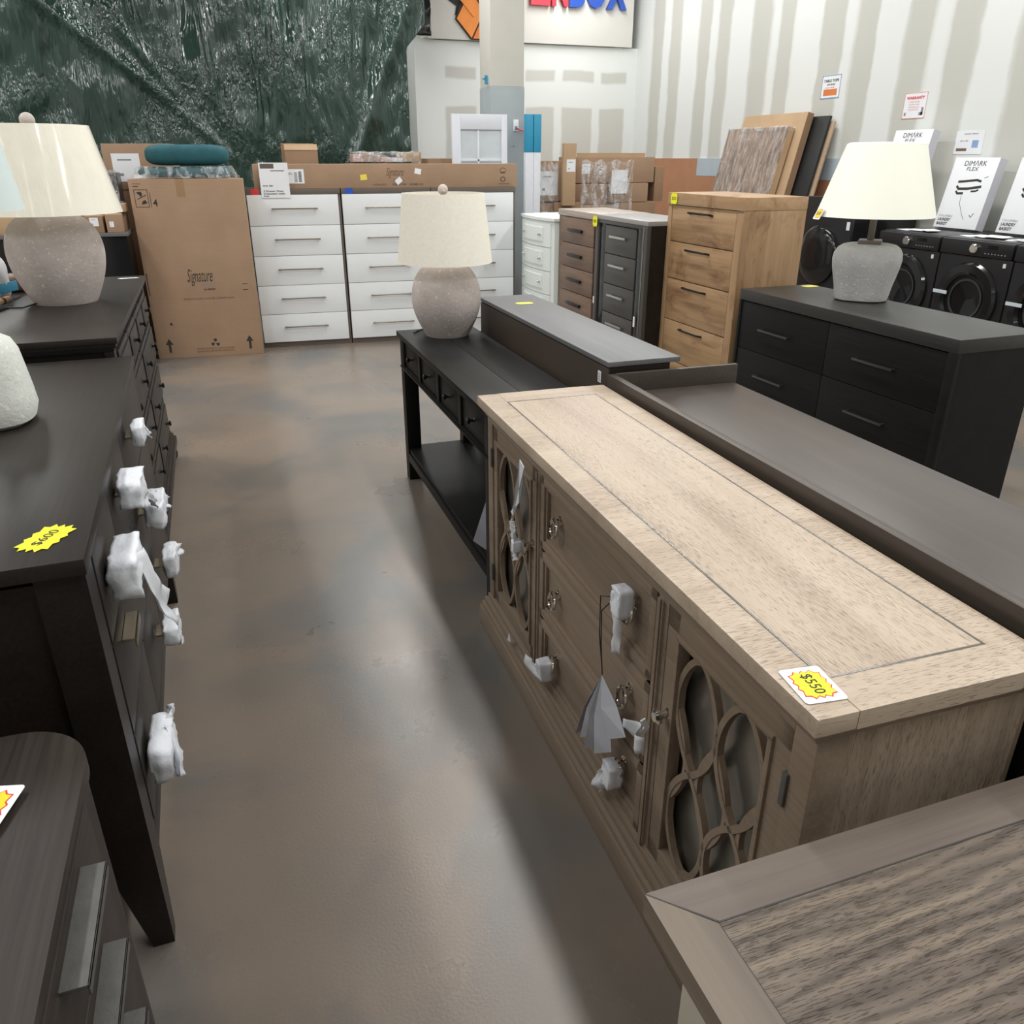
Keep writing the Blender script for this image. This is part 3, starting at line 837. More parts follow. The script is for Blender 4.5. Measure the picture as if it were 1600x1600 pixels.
# ------------------------------------------------------------------ table, bottom right
def corner_table():
    r = thing('cabinet', 'weathered grey-brown cabinet with mitred plank top and cream body, nearest right corner', 'cabinet', (0.398, -0.35, 0))
    L, Wd, H = 0.98, 0.98, 0.70
    z0 = H - 0.036
    bw = 0.066
    MB().box(bw, L, 0.0 + bw, Wd - bw, z0, H).build('top_panel', M['weathered'], r)
    g_ = 0.0012
    MB().prism([(g_, Wd), (L, Wd), (L, Wd - bw + g_), (bw + g_, Wd - bw + g_)], z0, H + 0.0004).build('far_rail', M['weathered_edge'], r)
    MB().prism([(0, 0), (bw - g_, bw), (bw - g_, Wd - bw - g_), (0, Wd - g_)], z0, H + 0.0004).build('left_rail', M['weathered_edge_y'], r)
    MB().prism([(g_, 0), (L, 0), (L, bw), (bw, bw)], z0, H).build('near_rail', M['weathered_edge'], r)
    boxes(r, 'apron', M['weathered_edge'], [(0.006, L - 0.01, 0.006, Wd - 0.006, z0 - 0.014, z0 - 0.0005)], 0.006)
    boxes(r, 'mitre_groove', M['groove'], [(bw - g_, L, Wd - bw - 0.001, Wd - bw + g_, H - 0.001, H + 0.0006), (bw - g_, bw, bw, Wd - bw, H - 0.001, H + 0.0006)])
    mt = Matrix.Translation((0, Wd, H)) @ Matrix.Rotation(R(-45), 4, 'Z')
    MB().box(0.002, bw * 1.41, -0.0009, 0.0009, -0.001, 0.0007, mtx=mt).build('mitre_joint', M['groove'], r)
    b = MB()
    b.box(0.05, L - 0.04, 0.05, Wd - 0.05, 0.06, z0 - 0.014)
    b.build('body', M['cream'], r)
    each(r, 'stile', M['cream'], [(0.036, 0.05, Wd - 0.13, Wd - 0.05, 0.03, z0 - 0.014), (0.036, 0.05, 0.05, 0.13, 0.03, z0 - 0.014), (0.036, 0.05, 0.13, Wd - 0.13, z0 - 0.07, z0 - 0.014)], 0.003)
    boxes(r, 'door', M['cream'], [(0.040, 0.05, 0.135, Wd - 0.136, 0.09, z0 - 0.075)], 0.003)
    for x in (0.04, L - 0.10):
        for y in (0.05, Wd - 0.11):
            boxes(r, 'foot', M['cream'], [(x, x + 0.06, y, y + 0.06, 0, 0.06)], 0.004)
corner_table()

# ------------------------------------------------------------------ near left dresser with rounded corners
def near_dresser():
    y0, W, D, H = 0.085, 1.165, 0.47, 0.692
    r = thing('dresser', 'dark taupe dresser with rounded corners and flat pewter pulls, nearest left corner', 'dresser', (-0.302, y0, 0), 90)
    m = M['taupe_dark']
    MB().prism(rrect(0, W, 0, D, 0.115, 12, (1, 1, 0, 0)), H - 0.028, H).build('top', m, r)
    MB().prism(rrect(0.004, W - 0.004, 0.006, D, 0.112, 12, (1, 1, 0, 0)), 0.05, H - 0.029).build('body', M['espresso'], r)
    MB().prism(rrect(0.02, W - 0.02, 0.03, D - 0.01, 0.1, 8, (1, 1, 0, 0)), 0, 0.05).build('plinth', M['espresso'], r)
    for cx0, cx1 in ((0.125, 0.583), (0.589, 0.99)):
        for a, c_ in ((0.52, 0.668), (0.365, 0.514), (0.21, 0.359), (0.06, 0.204)):
            d = boxes(r, 'drawer', m, [(cx0, cx1, -0.003, 0.008, a, c_)], 0.002)
            mx = (cx0 + cx1) / 2
            hb = MB().box(mx - 0.098, mx + 0.098, -0.037, -0.003, c_ - 0.030, c_ - 0.024, bev=0.001)
            hb.box(mx - 0.098, mx + 0.098, -0.037, -0.034, c_ - 0.042, c_ - 0.024, bev=0.001)
            h = hb.build('handle', M['pewter'], d); h['label'] = 'flat pewter pull'
near_dresser()

# ------------------------------------------------------------------ dark dresser (left, $600)
def left_dresser():
    y0, W, D, H = 1.362, 1.61, 0.47, 0.935
    r = thing('dresser', 'espresso dresser with tapered legs, foam wrapped handles and a yellow starburst price', 'dresser', (-0.284, y0, 0), 91.4)
    m = M['espresso']
    boxes(r, 'top', M['espresso_top'], [(0, W, 0, D, H - 0.03, H)], 0.003)
    boxes(r, 'body', m, [(0.045, W - 0.045, 0.02, D - 0.01, 0.19, H - 0.031)])
    each(r, 'side_panel', m, [(0.032, 0.045, 0.09, D - 0.08, 0.24, H - 0.05), (W - 0.045, W - 0.032, 0.09, D - 0.08, 0.24, H - 0.05)])
    boxes(r, 'bottom_rail', m, [(0.08, W - 0.08, 0.008, 0.02, 0.19, 0.262)], 0.003)
    for (xa, xb, sx_) in ((0.015, 0.095, 1), (W - 0.095, W - 0.015, -1)):
        for (ya, yb, sy_) in ((0.006, 0.086, 1), (D - 0.086, D - 0.006, -1)):
            b = MB()
            ft = 0.042
            xo, yo = (xa if sx_ > 0 else xb), (ya if sy_ > 0 else yb)
            xi, yi = xo + sx_ * 0.08, yo + sy_ * 0.08
            xt, yt = xo + sx_ * ft, yo + sy_ * ft
            vs = []
            for z, X, Y in ((0, xt, yt), (0.19, xi, yi), (H - 0.031, xi, yi)):
                vs += [Vector((xo, yo, z)), Vector((X, yo, z)), Vector((X, Y, z)), Vector((xo, Y, z))]
            b._add(vs, [(0, 1, 2, 3), (8, 9, 10, 11)] + [(4 * q + k, 4 * q + (k + 1) % 4, 4 * q + 4 + (k + 1) % 4, 4 * q + 4 + k) for q in (0, 1) for k in range(4)])
            b.build('leg', m, r)
    rows = [((0.705, 0.90), (0.10, 0.42, 0.80, W - 0.10), ((1.60, 0.80), (1.90, 0.85), (2.32, 0.855))), ((0.492, 0.698), (0.10, 0.68, W - 0.10), ((1.615, 0.655), (2.26, 0.652))), ((0.268, 0.485), (0.10, 0.48, 0.88, W - 0.10), ((1.57, 0.372), (2.10, 0.357), (2.38, 0.43)))]
    for (a, c_), xs, hs in rows:
        for i in range(len(xs) - 1):
            x0, x1 = xs[i] + 0.002, xs[i + 1] - 0.002
            d = boxes(r, 'drawer', M['espresso_top'], [(x0, x1, 0.004, 0.02, a, c_)], 0.002)
            mx, mz = hs[i][0] - y0, hs[i][1]
            hl = 0.058 if (a < 0.6 and a > 0.4 and i == 0) else 0.030
            hb = MB().box(mx - hl, mx + hl, -0.024, 0.003, mz - 0.004, mz + 0.002, bev=0.001)
            hb.box(mx - hl, mx + hl, -0.024, -0.020, mz - 0.020, mz + 0.002, bev=0.001)
            h = hb.build('handle', M['gold'], d); h['label'] = 'flat gold handle'
    return r
left_dresser()

# ------------------------------------------------------------------ farther left chest with black knobs
def left_far_dresser():
    y0, W, D, H = 3.0, 1.66, 0.66, 0.995
    r = thing('dresser', 'dark brown dresser with black knobs and moulded edges beneath the wrapped lamp', 'dresser', (-0.368, y0, 0), 90.4)
    m = M['espresso']
    boxes(r, 'top', M['espresso_top'], [(0, W, 0, D, H - 0.022, H)], 0.003)
    boxes(r, 'top_moulding', m, [(0.008, W - 0.008, 0.008, D, H - 0.038, H - 0.0225), (0.016, W - 0.016, 0.016, D, H - 0.05, H - 0.038)], 0.002)
    boxes(r, 'body', m, [(0.03, W - 0.03, 0.03, D - 0.005, 0.12, H - 0.05)])
    b = MB()
    b.box(0.02, 0.07, 0.018, 0.05, 0.13, H - 0.05, bev=0.003); b.box(W - 0.07, W - 0.02, 0.018, 0.05, 0.13, H - 0.05, bev=0.003)
    b.build('pilaster', m, r)
    boxes(r, 'base_moulding', m, [(-0.006, W + 0.006, -0.012, D, 0.085, 0.125), (0.004, W - 0.004, 0.0, D, 0.125, 0.145), (0.012, W - 0.012, 0.010, D, 0.145, 0.16)], 0.004)
    for x in (0.03, W - 0.03):
        for y in (0.03, D - 0.06):
            MB().lathe([(0.022, 0), (0.034, 0.012), (0.038, 0.035), (0.030, 0.06), (0.024, 0.085)], 20, (x, y, 0)).build('bun_foot', m, r)
    rows = [((0.79, 0.93), 4), ((0.585, 0.775), 2), ((0.38, 0.57), 2), ((0.175, 0.365), 2)]
    for (a, c_), n in rows:
        for i in range(n):
            x0 = 0.085 + (W - 0.17) * i / n + 0.006; x1 = 0.085 + (W - 0.17) * (i + 1) / n - 0.006
            b = MB().box(x0, x1, 0.012, 0.03, a, c_, bev=0.004)
            b.box(x0 + 0.022, x1 - 0.022, 0.006, 0.013, a + 0.022, c_ - 0.022, bev=0.003)
            d = b.build('drawer', m, r)
            ks = [(x0 + x1) / 2] if n == 4 else [x0 + (x1 - x0) * 0.22, x0 + (x1 - x0) * 0.78]
            for k in ks:
                knob(d, k, (a + c_) / 2, M['black_metal'], 0.014, 0.007, 0.024)
left_far_dresser()

# ------------------------------------------------------------------ black console table
def console():
    W, D, H = 1.50, 0.39, 0.767
    r = thing('console_table', 'black console table with small drawers and a low shelf, under the round lamp', 'console table', (0.775, 3.953, 0), -90)
    m = M['blackwood']
    b = MB()
    for i in range(2):
        b.box(0, W, D * i / 2 + (0.0006 if i else 0), D * (i + 1) / 2 - (0 if i else 0.0006), H - 0.024, H, bev=0.0015)
    b.build('top', M['blackwood'], r)
    boxes(r, 'apron', m, [(0.03, W - 0.03, 0.03, 0.045, H - 0.185, H - 0.025), (0.03, W - 0.03, D - 0.045, D - 0.03, H - 0.185, H - 0.025), (0.02, 0.035, 0.05, D - 0.05, H - 0.185, H - 0.025), (W - 0.035, W - 0.02, 0.05, D - 0.05, H - 0.185, H - 0.025)])
    fr = MB()
    n = 4; x0 = 0.075; pw = (W - 0.15) / n
    for i in range(n + 1):
        fr.box(x0 + pw * i - 0.018, x0 + pw * i + 0.018, 0.014, 0.031, H - 0.16, H - 0.025, bev=0.002)
    fr.box(0.02, W - 0.02, 0.014, 0.031, H - 0.185, H - 0.160, bev=0.002); fr.box(0.02, W - 0.02, 0.006, 0.031, H - 0.176, H - 0.167, bev=0.002)
    fr.build('face_frame', m, r)
    for i in range(n):
        d = boxes(r, 'drawer', m, [(x0 + pw * i + 0.02, x0 + pw * (i + 1) - 0.02, 0.022, 0.0295, H - 0.157, H - 0.028)], 0.002)
        knob(d, x0 + pw * (i + 0.5), H - 0.095, M['black_metal'], 0.012, 0.022, 0.03)
    for x in (0.015, W - 0.085):
        for y in (0.012, D - 0.082):
            boxes(r, 'leg', m, [(x, x + 0.07, y, y + 0.07, 0, H - 0.0255)], 0.003)
    boxes(r, 'shelf', m, [(0.03, W - 0.03, 0.02, D - 0.02, 0.15, 0.172)], 0.002)
    each(r, 'shelf_rail', m, [(0.085, W - 0.085, 0.012, 0.03, 0.105, 0.149), (0.085, W - 0.085, D - 0.03, D - 0.012, 0.105, 0.149)], 0.003)
console()
# leaflet lying on the shelf of the console
lf = thing('leaflet', 'folded dark grey leaflet leaning on the console shelf behind the sideboard corner', 'leaflet', (0.815, 2.62, 0.173), -75)
MB().box(-0.10, 0.06, 0, 0.001, 0, 0.23, mtx=Matrix.Rotation(R(-22), 4, 'X')).build('front_sheet', M['leaflet'], lf)
MB().box(-0.10, 0.06, 0, 0.001, 0, 0.22, mtx=Matrix.Translation((0, 0.012, 0)) @ Matrix.Rotation(R(-30), 4, 'X')).build('back_sheet', M['leaflet'], lf)

# ------------------------------------------------------------------ long dark units behind the console and the sideboard
def tv_unit():
    r = thing('tv_stand', 'long dark unit with thin charcoal top and brown back panel behind the console', 'tv stand', (1.190, 3.875, 0), -90)
    W = 1.470
    boxes(r, 'top', M['charcoal_top'], [(0, W, -0.004, 0.272, 0.903, 0.92)], 0.0015)
    boxes(r, 'body', M['espresso'], [(0.01, W - 0.004, 0.006, 0.235, 0.03, 0.902)])
    boxes(r, 'back_panel', M['taupe_brown'], [(0.006, W - 0.006, 0.0, 0.006, 0.03, 0.897)])
    boxes(r, 'plinth', M['espresso'], [(0.03, W - 0.03, 0.03, 0.22, 0, 0.03)])
    st = boxes(r, 'barcode_sticker', M['paper'], [(W - 0.085, W - 0.06, -0.0006, 0.0, 0.835, 0.875)])
    boxes(st, 'barcode', M['ink_grey'], [(W - 0.08, W - 0.065, -0.0009, -0.0006, 0.84 + k * 0.006, 0.843 + k * 0.006) for k in range(5)])
M['taupe_brown'] = plain('brown_fibreboard', (0.060, 0.044, 0.035), 0.45, mott=0.08, scale=30)
tv_unit()
def tray_unit():
    r = thing('bench_cabinet', 'long dark brown unit with raised rims, directly behind the pale sideboard', 'cabinet', (1.182, 2.398, 0), -91.0)
    W, D = 1.75, 0.485
    boxes(r, 'body', M['espresso'], [(0, W, 0, D, 0.02, 0.80)])
    boxes(r, 'surface', M['tray'], [(0.018, W, 0.026, D, 0.801, 0.82)], 0.001)
    boxes(r, 'front_rim', M['taupe_rim'], [(0, W, 0, 0.025, 0.80, 0.882)], 0.002)
    boxes(r, 'end_rim', M['taupe_rim'], [(0, 0.017, 0.026, D + 0.012, 0.801, 0.884)], 0.002)
    boxes(r, 'plinth', M['espresso'], [(0.04, W - 0.04, 0.04, D - 0.03, 0, 0.02)])
M['tray'] = wood('brown_satin_top', (0.048, 0.037, 0.033), (0.062, 0.049, 0.043), (0.085, 0.068, 0.058), 0, 0.36, 0.35, 0.5, 0.03, spec=0.4, contrast=0.2)
M['taupe_rim'] = wood('brown_rim', (0.045, 0.034, 0.027), (0.058, 0.045, 0.036), (0.072, 0.058, 0.048), 0, 0.4, 0.5, 0.8, 0.03)
tray_unit()

# ------------------------------------------------------------------ black six drawer dresser (right)
def black_dresser():
    W, D, H = 1.512, 0.477, 0.87
    r = thing('dresser', 'black ash dresser with six drawers and slim black bar handles under the grey lamp', 'dresser', (2.778, 3.983, 0), -89)
    m = M['blackwood']
    boxes(r, 'top', M['charcoal_top2'], [(0, W, 0, D, H - 0.058, H)], 0.002)
    boxes(r, 'body', m, [(0.004, W - 0.004, 0.022, D - 0.006, 0.04, H - 0.0585)])
    each(r, 'front_post', m, [(0, 0.02, 0.0, 0.022, 0, H - 0.0585), (W - 0.045, W, 0.0, 0.022, 0, H - 0.0585)], 0.001)
    boxes(r, 'plinth', m, [(0.02, W - 0.02, 0.02, D - 0.02, 0, 0.04)])
    for a, c_ in ((0.546, 0.806), (0.293, 0.543), (0.045, 0.290)):
        for x0, x1, hx in ((0.023, 0.742, 0.345), (0.746, 1.464, 1.08)):
            d = boxes(r, 'drawer', m, [(x0, x1, 0.006, 0.022, a, c_)], 0.0015)
            hb = MB().box(hx - 0.125, hx + 0.125, -0.022, -0.014, (a + c_) / 2 - 0.005, (a + c_) / 2 + 0.005, bev=0.001)
            for q in (hx - 0.12, hx + 0.112): hb.box(q, q + 0.008, -0.015, 0.006, (a + c_) / 2 - 0.004, (a + c_) / 2 + 0.004)
            hb.build('handle', M['black_metal2'], d)
M['charcoal_top2'] = wood('charcoal_satin_top', (0.020, 0.020, 0.020), (0.028, 0.028, 0.027), (0.038, 0.038, 0.036), 0, 0.38, 0.6, 1.0, 0.05)
M['black_metal2'] = plain('satin_black_metal', (0.16, 0.165, 0.175), 0.3, 0.9)
black_dresser()

# ------------------------------------------------------------------ oak chest
def oak_chest():
    W, D, H = 0.85, 0.428, 1.347
    r = thing('chest_of_drawers', 'rustic knotty oak chest of drawers with black arched handles, tallest in its row', 'chest', (2.80, 4.922, 0), -90)
    boxes(r, 'top', M['oak'], [(0, W, 0, D, H - 0.07, H)], 0.002)
    each(r, 'side_panel', M['oak_v'], [(0.002, 0.05, 0.006, D, 0, H - 0.0705), (W - 0.07, W - 0.002, 0.006, D, 0, H - 0.0705)], 0.002)
    boxes(r, 'body', M['oak_v'], [(0.05, W - 0.07, 0.03, D - 0.002, 0.04, H - 0.071)])
    zs = [1.276, 1.054, 0.822, 0.555, 0.29, 0.05]
    for i in range(5):
        c_, a = zs[i] - 0.003, zs[i + 1] + 0.003
        d = boxes(r, 'drawer', M['oak'], [(0.055, W - 0.075, 0.008, 0.03, a, c_)], 0.0015)
        d_h = c_ - 0.035
        hb = MB().tube([(0.28, 0.008, d_h - 0.006), (0.288, -0.018, d_h), (0.31, -0.024, d_h), (0.50, -0.024, d_h), (0.522, -0.018, d_h), (0.53, 0.008, d_h - 0.006)], 0.0065, 8)
        hb.build('handle', M['black_metal'], d)
oak_chest()

def walnut_chest():
    W, D, H = 0.772, 0.43, 1.17
    r = thing('chest_of_drawers', 'walnut brown chest of drawers with thick black handles, left of the grey one', 'chest', (2.68, 6.497, 0), -90)
    boxes(r, 'top', M['walnut_top'], [(0, W, 0, D, H - 0.045, H)], 0.002)
    boxes(r, 'carcass', M['walnut'], [(0, W, 0.012, D, 0, H - 0.0455)], 0.002)
    zs = [1.118, 0.925, 0.74, 0.55, 0.36, 0.17]
    for i in range(5):
        d = boxes(r, 'drawer', M['walnut'], [(0.085, W - 0.055, -0.004, 0.012, zs[i + 1] + 0.003, zs[i] - 0.003)], 0.002)
        z = (zs[i] + zs[i + 1]) / 2 + 0.005
        boxes(d, 'handle', M['black_metal'], [(0.26, 0.53, -0.03, -0.018, z - 0.012, z + 0.012), (0.275, 0.295, -0.02, -0.003, z - 0.008, z + 0.008), (0.495, 0.515, -0.02, -0.003, z - 0.008, z + 0.008)], 0.002)
M['walnut_top'] = wood('walnut_pale_top', (0.30, 0.245, 0.205), (0.40, 0.34, 0.29), (0.48, 0.41, 0.36), 0, 0.35, 0.5, 0.6, 0.02)
walnut_chest()

def grey_chest():
    W, D, H = 0.80, 0.43, 1.17
    r = thing('chest_of_drawers', 'dark grey chest of drawers with glossy black side bands and silver handles', 'chest', (2.664, 5.722, 0), -90)
    boxes(r, 'top', M['greywood_top'], [(0.0, W, 0.0, D, H - 0.03, H)], 0.004)
    boxes(r, 'carcass', M['espresso'], [(0.002, W - 0.002, 0.028, D, 0, H - 0.0305)])
    fr = [(0, 0.05, 0, 0.03, 0, H - 0.0305), (W - 0.07, W, 0, 0.03, 0, H - 0.0305), (0.05, W - 0.07, 0, 0.03, H - 0.055, H - 0.0305), (0.05, W - 0.07, 0, 0.03, 0, 0.08)]
    boxes(r, 'frame', M['greywood'], fr, 0.004)
    each(r, 'side_band', M['gloss_black'], [(0.055, 0.155, 0.012, 0.03, 0.08, H - 0.055), (W - 0.155, W - 0.072, 0.012, 0.03, 0.08, H - 0.055)], 0.002)
    boxes(r, 'silver_bead', M['silver'], [(W - 0.045, W - 0.041, -0.004, 0.0, 0.03, H - 0.04)])
    zs = [1.112, 0.915, 0.705, 0.50, 0.295, 0.09]
    for i in range(5):
        d = boxes(r, 'drawer', M['greywood'], [(0.16, W - 0.16, 0.006, 0.028, zs[i + 1] + 0.003, zs[i] - 0.003)], 0.002)
        z = zs[i] - 0.075
        boxes(d, 'handle', M['silver'], [(0.27, 0.52, -0.022, -0.012, z - 0.008, z + 0.008), (0.285, 0.30, -0.013, 0.007, z - 0.005, z + 0.005), (0.49, 0.505, -0.013, 0.007, z - 0.005, z + 0.005)], 0.002)
    each(r, 'corner_guard', M['paper'], [(0.005, 0.02, -0.004, 0.0, 0.53, 0.58), (W - 0.12, W - 0.10, -0.004, 0.0, 0.47, 0.54)])
M['greywood_top'] = plain('grey_lacquer_top', (0.30, 0.29, 0.28), 0.35)
grey_chest()

def bow_chest():
    W, D, H = 0.78, 0.45, 1.09
    r = thing('chest_of_drawers', 'white bow fronted chest of drawers with small nickel knobs, behind the walnut chest', 'chest', (2.645, 7.29, 0), -90)
    def bow(x): return -0.045 * (1 - ((x - W / 2) / (W / 2)) ** 2)
    def slab(x0, x1, z0, z1, y1, off=0.0):
        n = 14
        fr = [(x0 + (x1 - x0) * k / n, bow(x0 + (x1 - x0) * k / n) + off) for k in range(n + 1)]
        return fr + [(x1, y1), (x0, y1)]
    MB().prism(slab(-0.012, W + 0.012, 0, 0, D, -0.006), H - 0.022, H).build('top', M['white_paint'], r)
    b = MB(); b.prism(slab(0, W, 0, 0, D, 0.012), 0.06, H - 0.0225)
    b.build('carcass', M['white_paint'], r)
    zs = [1.05, 0.855, 0.66, 0.465, 0.27, 0.085]
    for i in range(5):
        a, c_ = zs[i + 1] + 0.004, zs[i] - 0.004
        b = MB(); b.prism(slab(0.045, W - 0.045, 0, 0, 0.02, 0.0), a, c_)
        b.prism(slab(0.16, W - 0.16, 0, 0, 0.0, -0.006), a + 0.04, c_ - 0.035)
        d = b.build('drawer', M['white_paint'], r)
        for x in (0.20, W - 0.20):
            knob(d, x, (a + c_) / 2 + 0.005, M['chrome'], 0.015, bow(x), 0.03)
    for x in (0.0, W - 0.06):
        boxes(r, 'foot', M['white_paint'], [(x, x + 0.06, 0.01, 0.07, 0, 0.06), (x, x + 0.06, D - 0.06, D, 0, 0.06)], 0.004)
bow_chest()

# ------------------------------------------------------------------ three white five drawer chests
def rotz(a): return Matrix.Rotation(R(a), 4, 'Z')
def copy_tree(o, parent=None):
    c_ = o.copy(); COL.objects.link(c_)
    if parent: c_.parent = parent
    for ch in [q for q in bpy.data.objects if q.parent == o]:
        copy_tree(ch, c_)
    return c_
def white_chest():
    W, D, H = 0.768, 0.42, 1.313
    r = thing('chest_of_drawers', 'white five drawer chest in a taupe case, beside the tall carton', 'chest', (0.268, 7.418, 0), -3.4, 'white five drawer chests in a row')
    boxes(r, 'carcass', M['dark_taupe'], [(0, W, 0.018, D, 0, H - 0.042), (0, W, 0.004, D, H - 0.042, H)], 0.001)
    for i in range(5):
        z1 = H - 0.045 - i * 0.245; z0 = z1 - 0.241
        d = boxes(r, 'drawer', M['white_front'], [(0.004, W - 0.022, 0, 0.018, z0, z1)], 0.001)
        bar_handle(d, 0.19, 0.57, z1 - 0.108, M['bar_brown'], 0.006, 0.03)
    return r
wc = white_chest()
for k, lab in ((1, 'white five drawer chest in a taupe case, middle of the three'), (2, 'white five drawer chest in a taupe case, partly behind the round lamp')):
    c2 = copy_tree(wc)
    off = rotz(-3.4) @ Vector((0.776 * k, 0, 0))
    c2.location = (0.268 + off.x, 7.418 + off.y, 0)
    c2['label'] = lab

def on_row(x, y, z):
    v = rotz(-3.4) @ Vector((x, y, 0))
    return (0.268 + v.x, 7.418 + v.y, z)

# stickers on the first two white chests
for x, mt, lab in ((0.03, 'red', 'small red sticker on the top edge of the leftmost white chest'), (0.80, 'sign_blue', 'small blue sticker on the top edge of the middle white chest')):
    s_ = MB().prism([(px * 0.5 + 0.04, pz) for px, pz in rrect(0, 0.13, 0, 0.055, 0.018, 4)], -0.0015, 0, axis='y').build('sticker', M[mt])
    s_.location = on_row(x - 0.03, 0.0035, 1.262); s_.rotation_euler = (0, 0, R(-3.4)); tag(s_, lab, 'sticker')

# long flat carton on top of the white chests
lc = thing('long_carton', 'long narrow brown carton lying across the tops of the white chests', 'carton', on_row(0.075, 0.05, 1.3135), -3.4)
boxes(lc, 'carton_body', M['card'], [(0, 2.27, 0, 0.26, 0, 0.19)], 0.003)
boxes(lc, 'tape', M['card_tape'], [(0, 2.27, 0.10, 0.15, 0.19, 0.1904)])
lb_ = boxes(lc, 'barcode_label', M['paper'], [(0.26, 0.41, -0.0006, 0, 0.04, 0.15)])
boxes(lb_, 'barcode', M['ink'], [(0.33, 0.355, -0.001, -0.0006, 0.05 + k * 0.009, 0.054 + k * 0.009) for k in range(9)] + [(0.365, 0.39, -0.001, -0.0006, 0.052 + k * 0.012, 0.06 + k * 0.012) for k in range(7)] + [(0.275, 0.32, -0.001, -0.0006, 0.11, 0.113), (0.275, 0.31, -0.001, -0.0006, 0.12, 0.123)])
write(lc, 'Signature', 1.10, 0.075, 0.15, 0.085, M['ink_faint'], shear=0.5)
write(lc, 'DESIGN', 1.16, 0.048, 0.09, 0.02, M['ink_faint'])
write(lc, 'ASHLEY', 0.98, 0.018, 0.12, 0.016, M['ink_faint'])
write(lc, 'FURNITURE', 1.15, 0.018, 0.12, 0.018, M['ink_faint'], bold=0.02)
write(lc, 'HOME CO', 1.30, 0.018, 0.12, 0.018, M['ink_faint'], bold=0.02)
for (x, z, mt, a) in ((0.905, 0.085, 'yellow_flat', -6), (1.375, 0.13, 'paper', 12), (1.205, 0.055, 'paper', -38)):
    m_ = Matrix.Translation((x, -0.0008, z)) @ Matrix.Rotation(R(a), 4, 'Y')
    MB().box(-0.028, 0.028, -0.0006, 0.0, -0.022, 0.022, mtx=m_).build('sticker', M[mt], lc)
pr = MB()
pr.ribbon([(2.14 + 0.026 * math.cos(a), 0.135 + 0.02 * math.sin(a)) for a in [R(k * 15) for k in range(25)]], 0.006, -0.0008, 0)
pr.ribbon([(2.14 + 0.020 * math.cos(a), 0.062 + 0.018 * math.sin(a)) for a in [R(k * 15) for k in range(25)]], 0.010, -0.0008, 0)
pr.box(2.12, 2.16, -0.0008, 0, 0.11, 0.125); pr.box(2.10, 2.20, -0.0008, 0, 0.022, 0.028)
pr.build('printed_symbols', M['ink_faint'], lc)

# price sheet hanging from the front of the long carton
ps = thing('info_sheet', 'white printed sheet standing against the long carton on the leftmost white chest', 'paper sheet', on_row(0.125, -0.008, 1.245), -3.4)
boxes(ps, 'sheet', M['paper'], [(0, 0.232, 0, 0.002, 0, 0.27)])
boxes(ps, 'brown_patch', M['dark_taupe'], [(0.012, 0.12, -0.0008, 0, 0.225, 0.262)])
boxes(ps, 'drawn_handle', M['bar_brown'], [(0.09, 0.20, -0.0008, 0, 0.205, 0.212)])
write(ps, 'KING  BED', 0.02, 0.088, 0.08, 0.012, M['ink'], bold=0.02)
write(ps, '5 Drawer Chest', 0.02, 0.046, 0.16, 0.014, M['ink'], bold=0.02)
write(ps, 'Drawers with', 0.02, 0.026, 0.17, 0.014, M['ink'], bold=0.02)
write(ps, 'Soft', 0.02, 0.008, 0.04, 0.012, M['ink'], bold=0.02)

# ------------------------------------------------------------------ tall standing carton
tc_ = thing('tall_carton', 'tall upright brown furniture carton with printed arrows, left of the white chests', 'carton', (-0.598, 7.275, 0), -4.6)
boxes(tc_, 'carton_body', M['card'], [(0, 0.848, 0, 0.20, 0, 1.40)], 0.004)
boxes(tc_, 'tape', M['card_tape'], [(0.345, 0.405, -0.0006, 0, 1.27, 1.398), (0.345, 0.405, 0, 0.2, 1.4, 1.4006)])
write(tc_, 'Signature', 0.32, 0.585, 0.20, 0.135, M['ink'], shear=0.45)
write(tc_, 'DESIGN', 0.42, 0.575, 0.115, 0.022, M['ink_grey'])
write(tc_, 'by ASHLEY', 0.44, 0.545, 0.09, 0.02, M['ink'], bold=0.03)
write(tc_, 'FURNITURE HOME COMPANY', 0.27, 0.475, 0.40, 0.016, M['ink_faint'])
write(tc_, '4', 0.158, 1.20, 0.034, 0.055, M['ink'], bold=0.01)
write(tc_, 'THIS BOX PROTECTS YOUR FURNITURE', 0.31, 0.062, 0.30, 0.014, M['ink_faint'])
write(tc_, 'PLEASE RECYCLE AFTER UNPACKING', 0.31, 0.04, 0.30, 0.014, M['ink_faint'])
pr = MB()
for x in (0.10, 0.745):
    pr.prism([(x - 0.03, 0.115), (x + 0.03, 0.115), (x, 0.165)], -0.0008, 0, axis='y'); pr.box(x - 0.01, x + 0.01, -0.0008, 0, 0.05, 0.116)
x0, z0 = 0.03, 1.195
for q in ((x0, x0 + 0.10, z0, z0 + 0.004), (x0, x0 + 0.10, z0 + 0.126, z0 + 0.13), (x0, x0 + 0.004, z0, z0 + 0.13), (x0 + 0.096, x0 + 0.10, z0, z0 + 0.13), (x0 + 0.112, x0 + 0.116, z0, z0 + 0.11)):
    pr.box(q[0], q[1], -0.0008, 0, q[2], q[3])
pr.prism([(x0 + 0.015, z0 + 0.11), (x0 + 0.05, z0 + 0.075), (x0 + 0.06, z0 + 0.10), (x0 + 0.05, z0 + 0.115)], -0.0008, 0, axis='y')
pr.prism([(x0 + 0.045, z0 + 0.02), (x0 + 0.088, z0 + 0.03), (x0 + 0.075, z0 + 0.055), (x0 + 0.055, z0 + 0.045)], -0.0008, 0, axis='y')
pr.ribbon([(x0 + 0.02, z0 + 0.06), (x0 + 0.085, z0 + 0.09)], 0.006, -0.0008, 0)
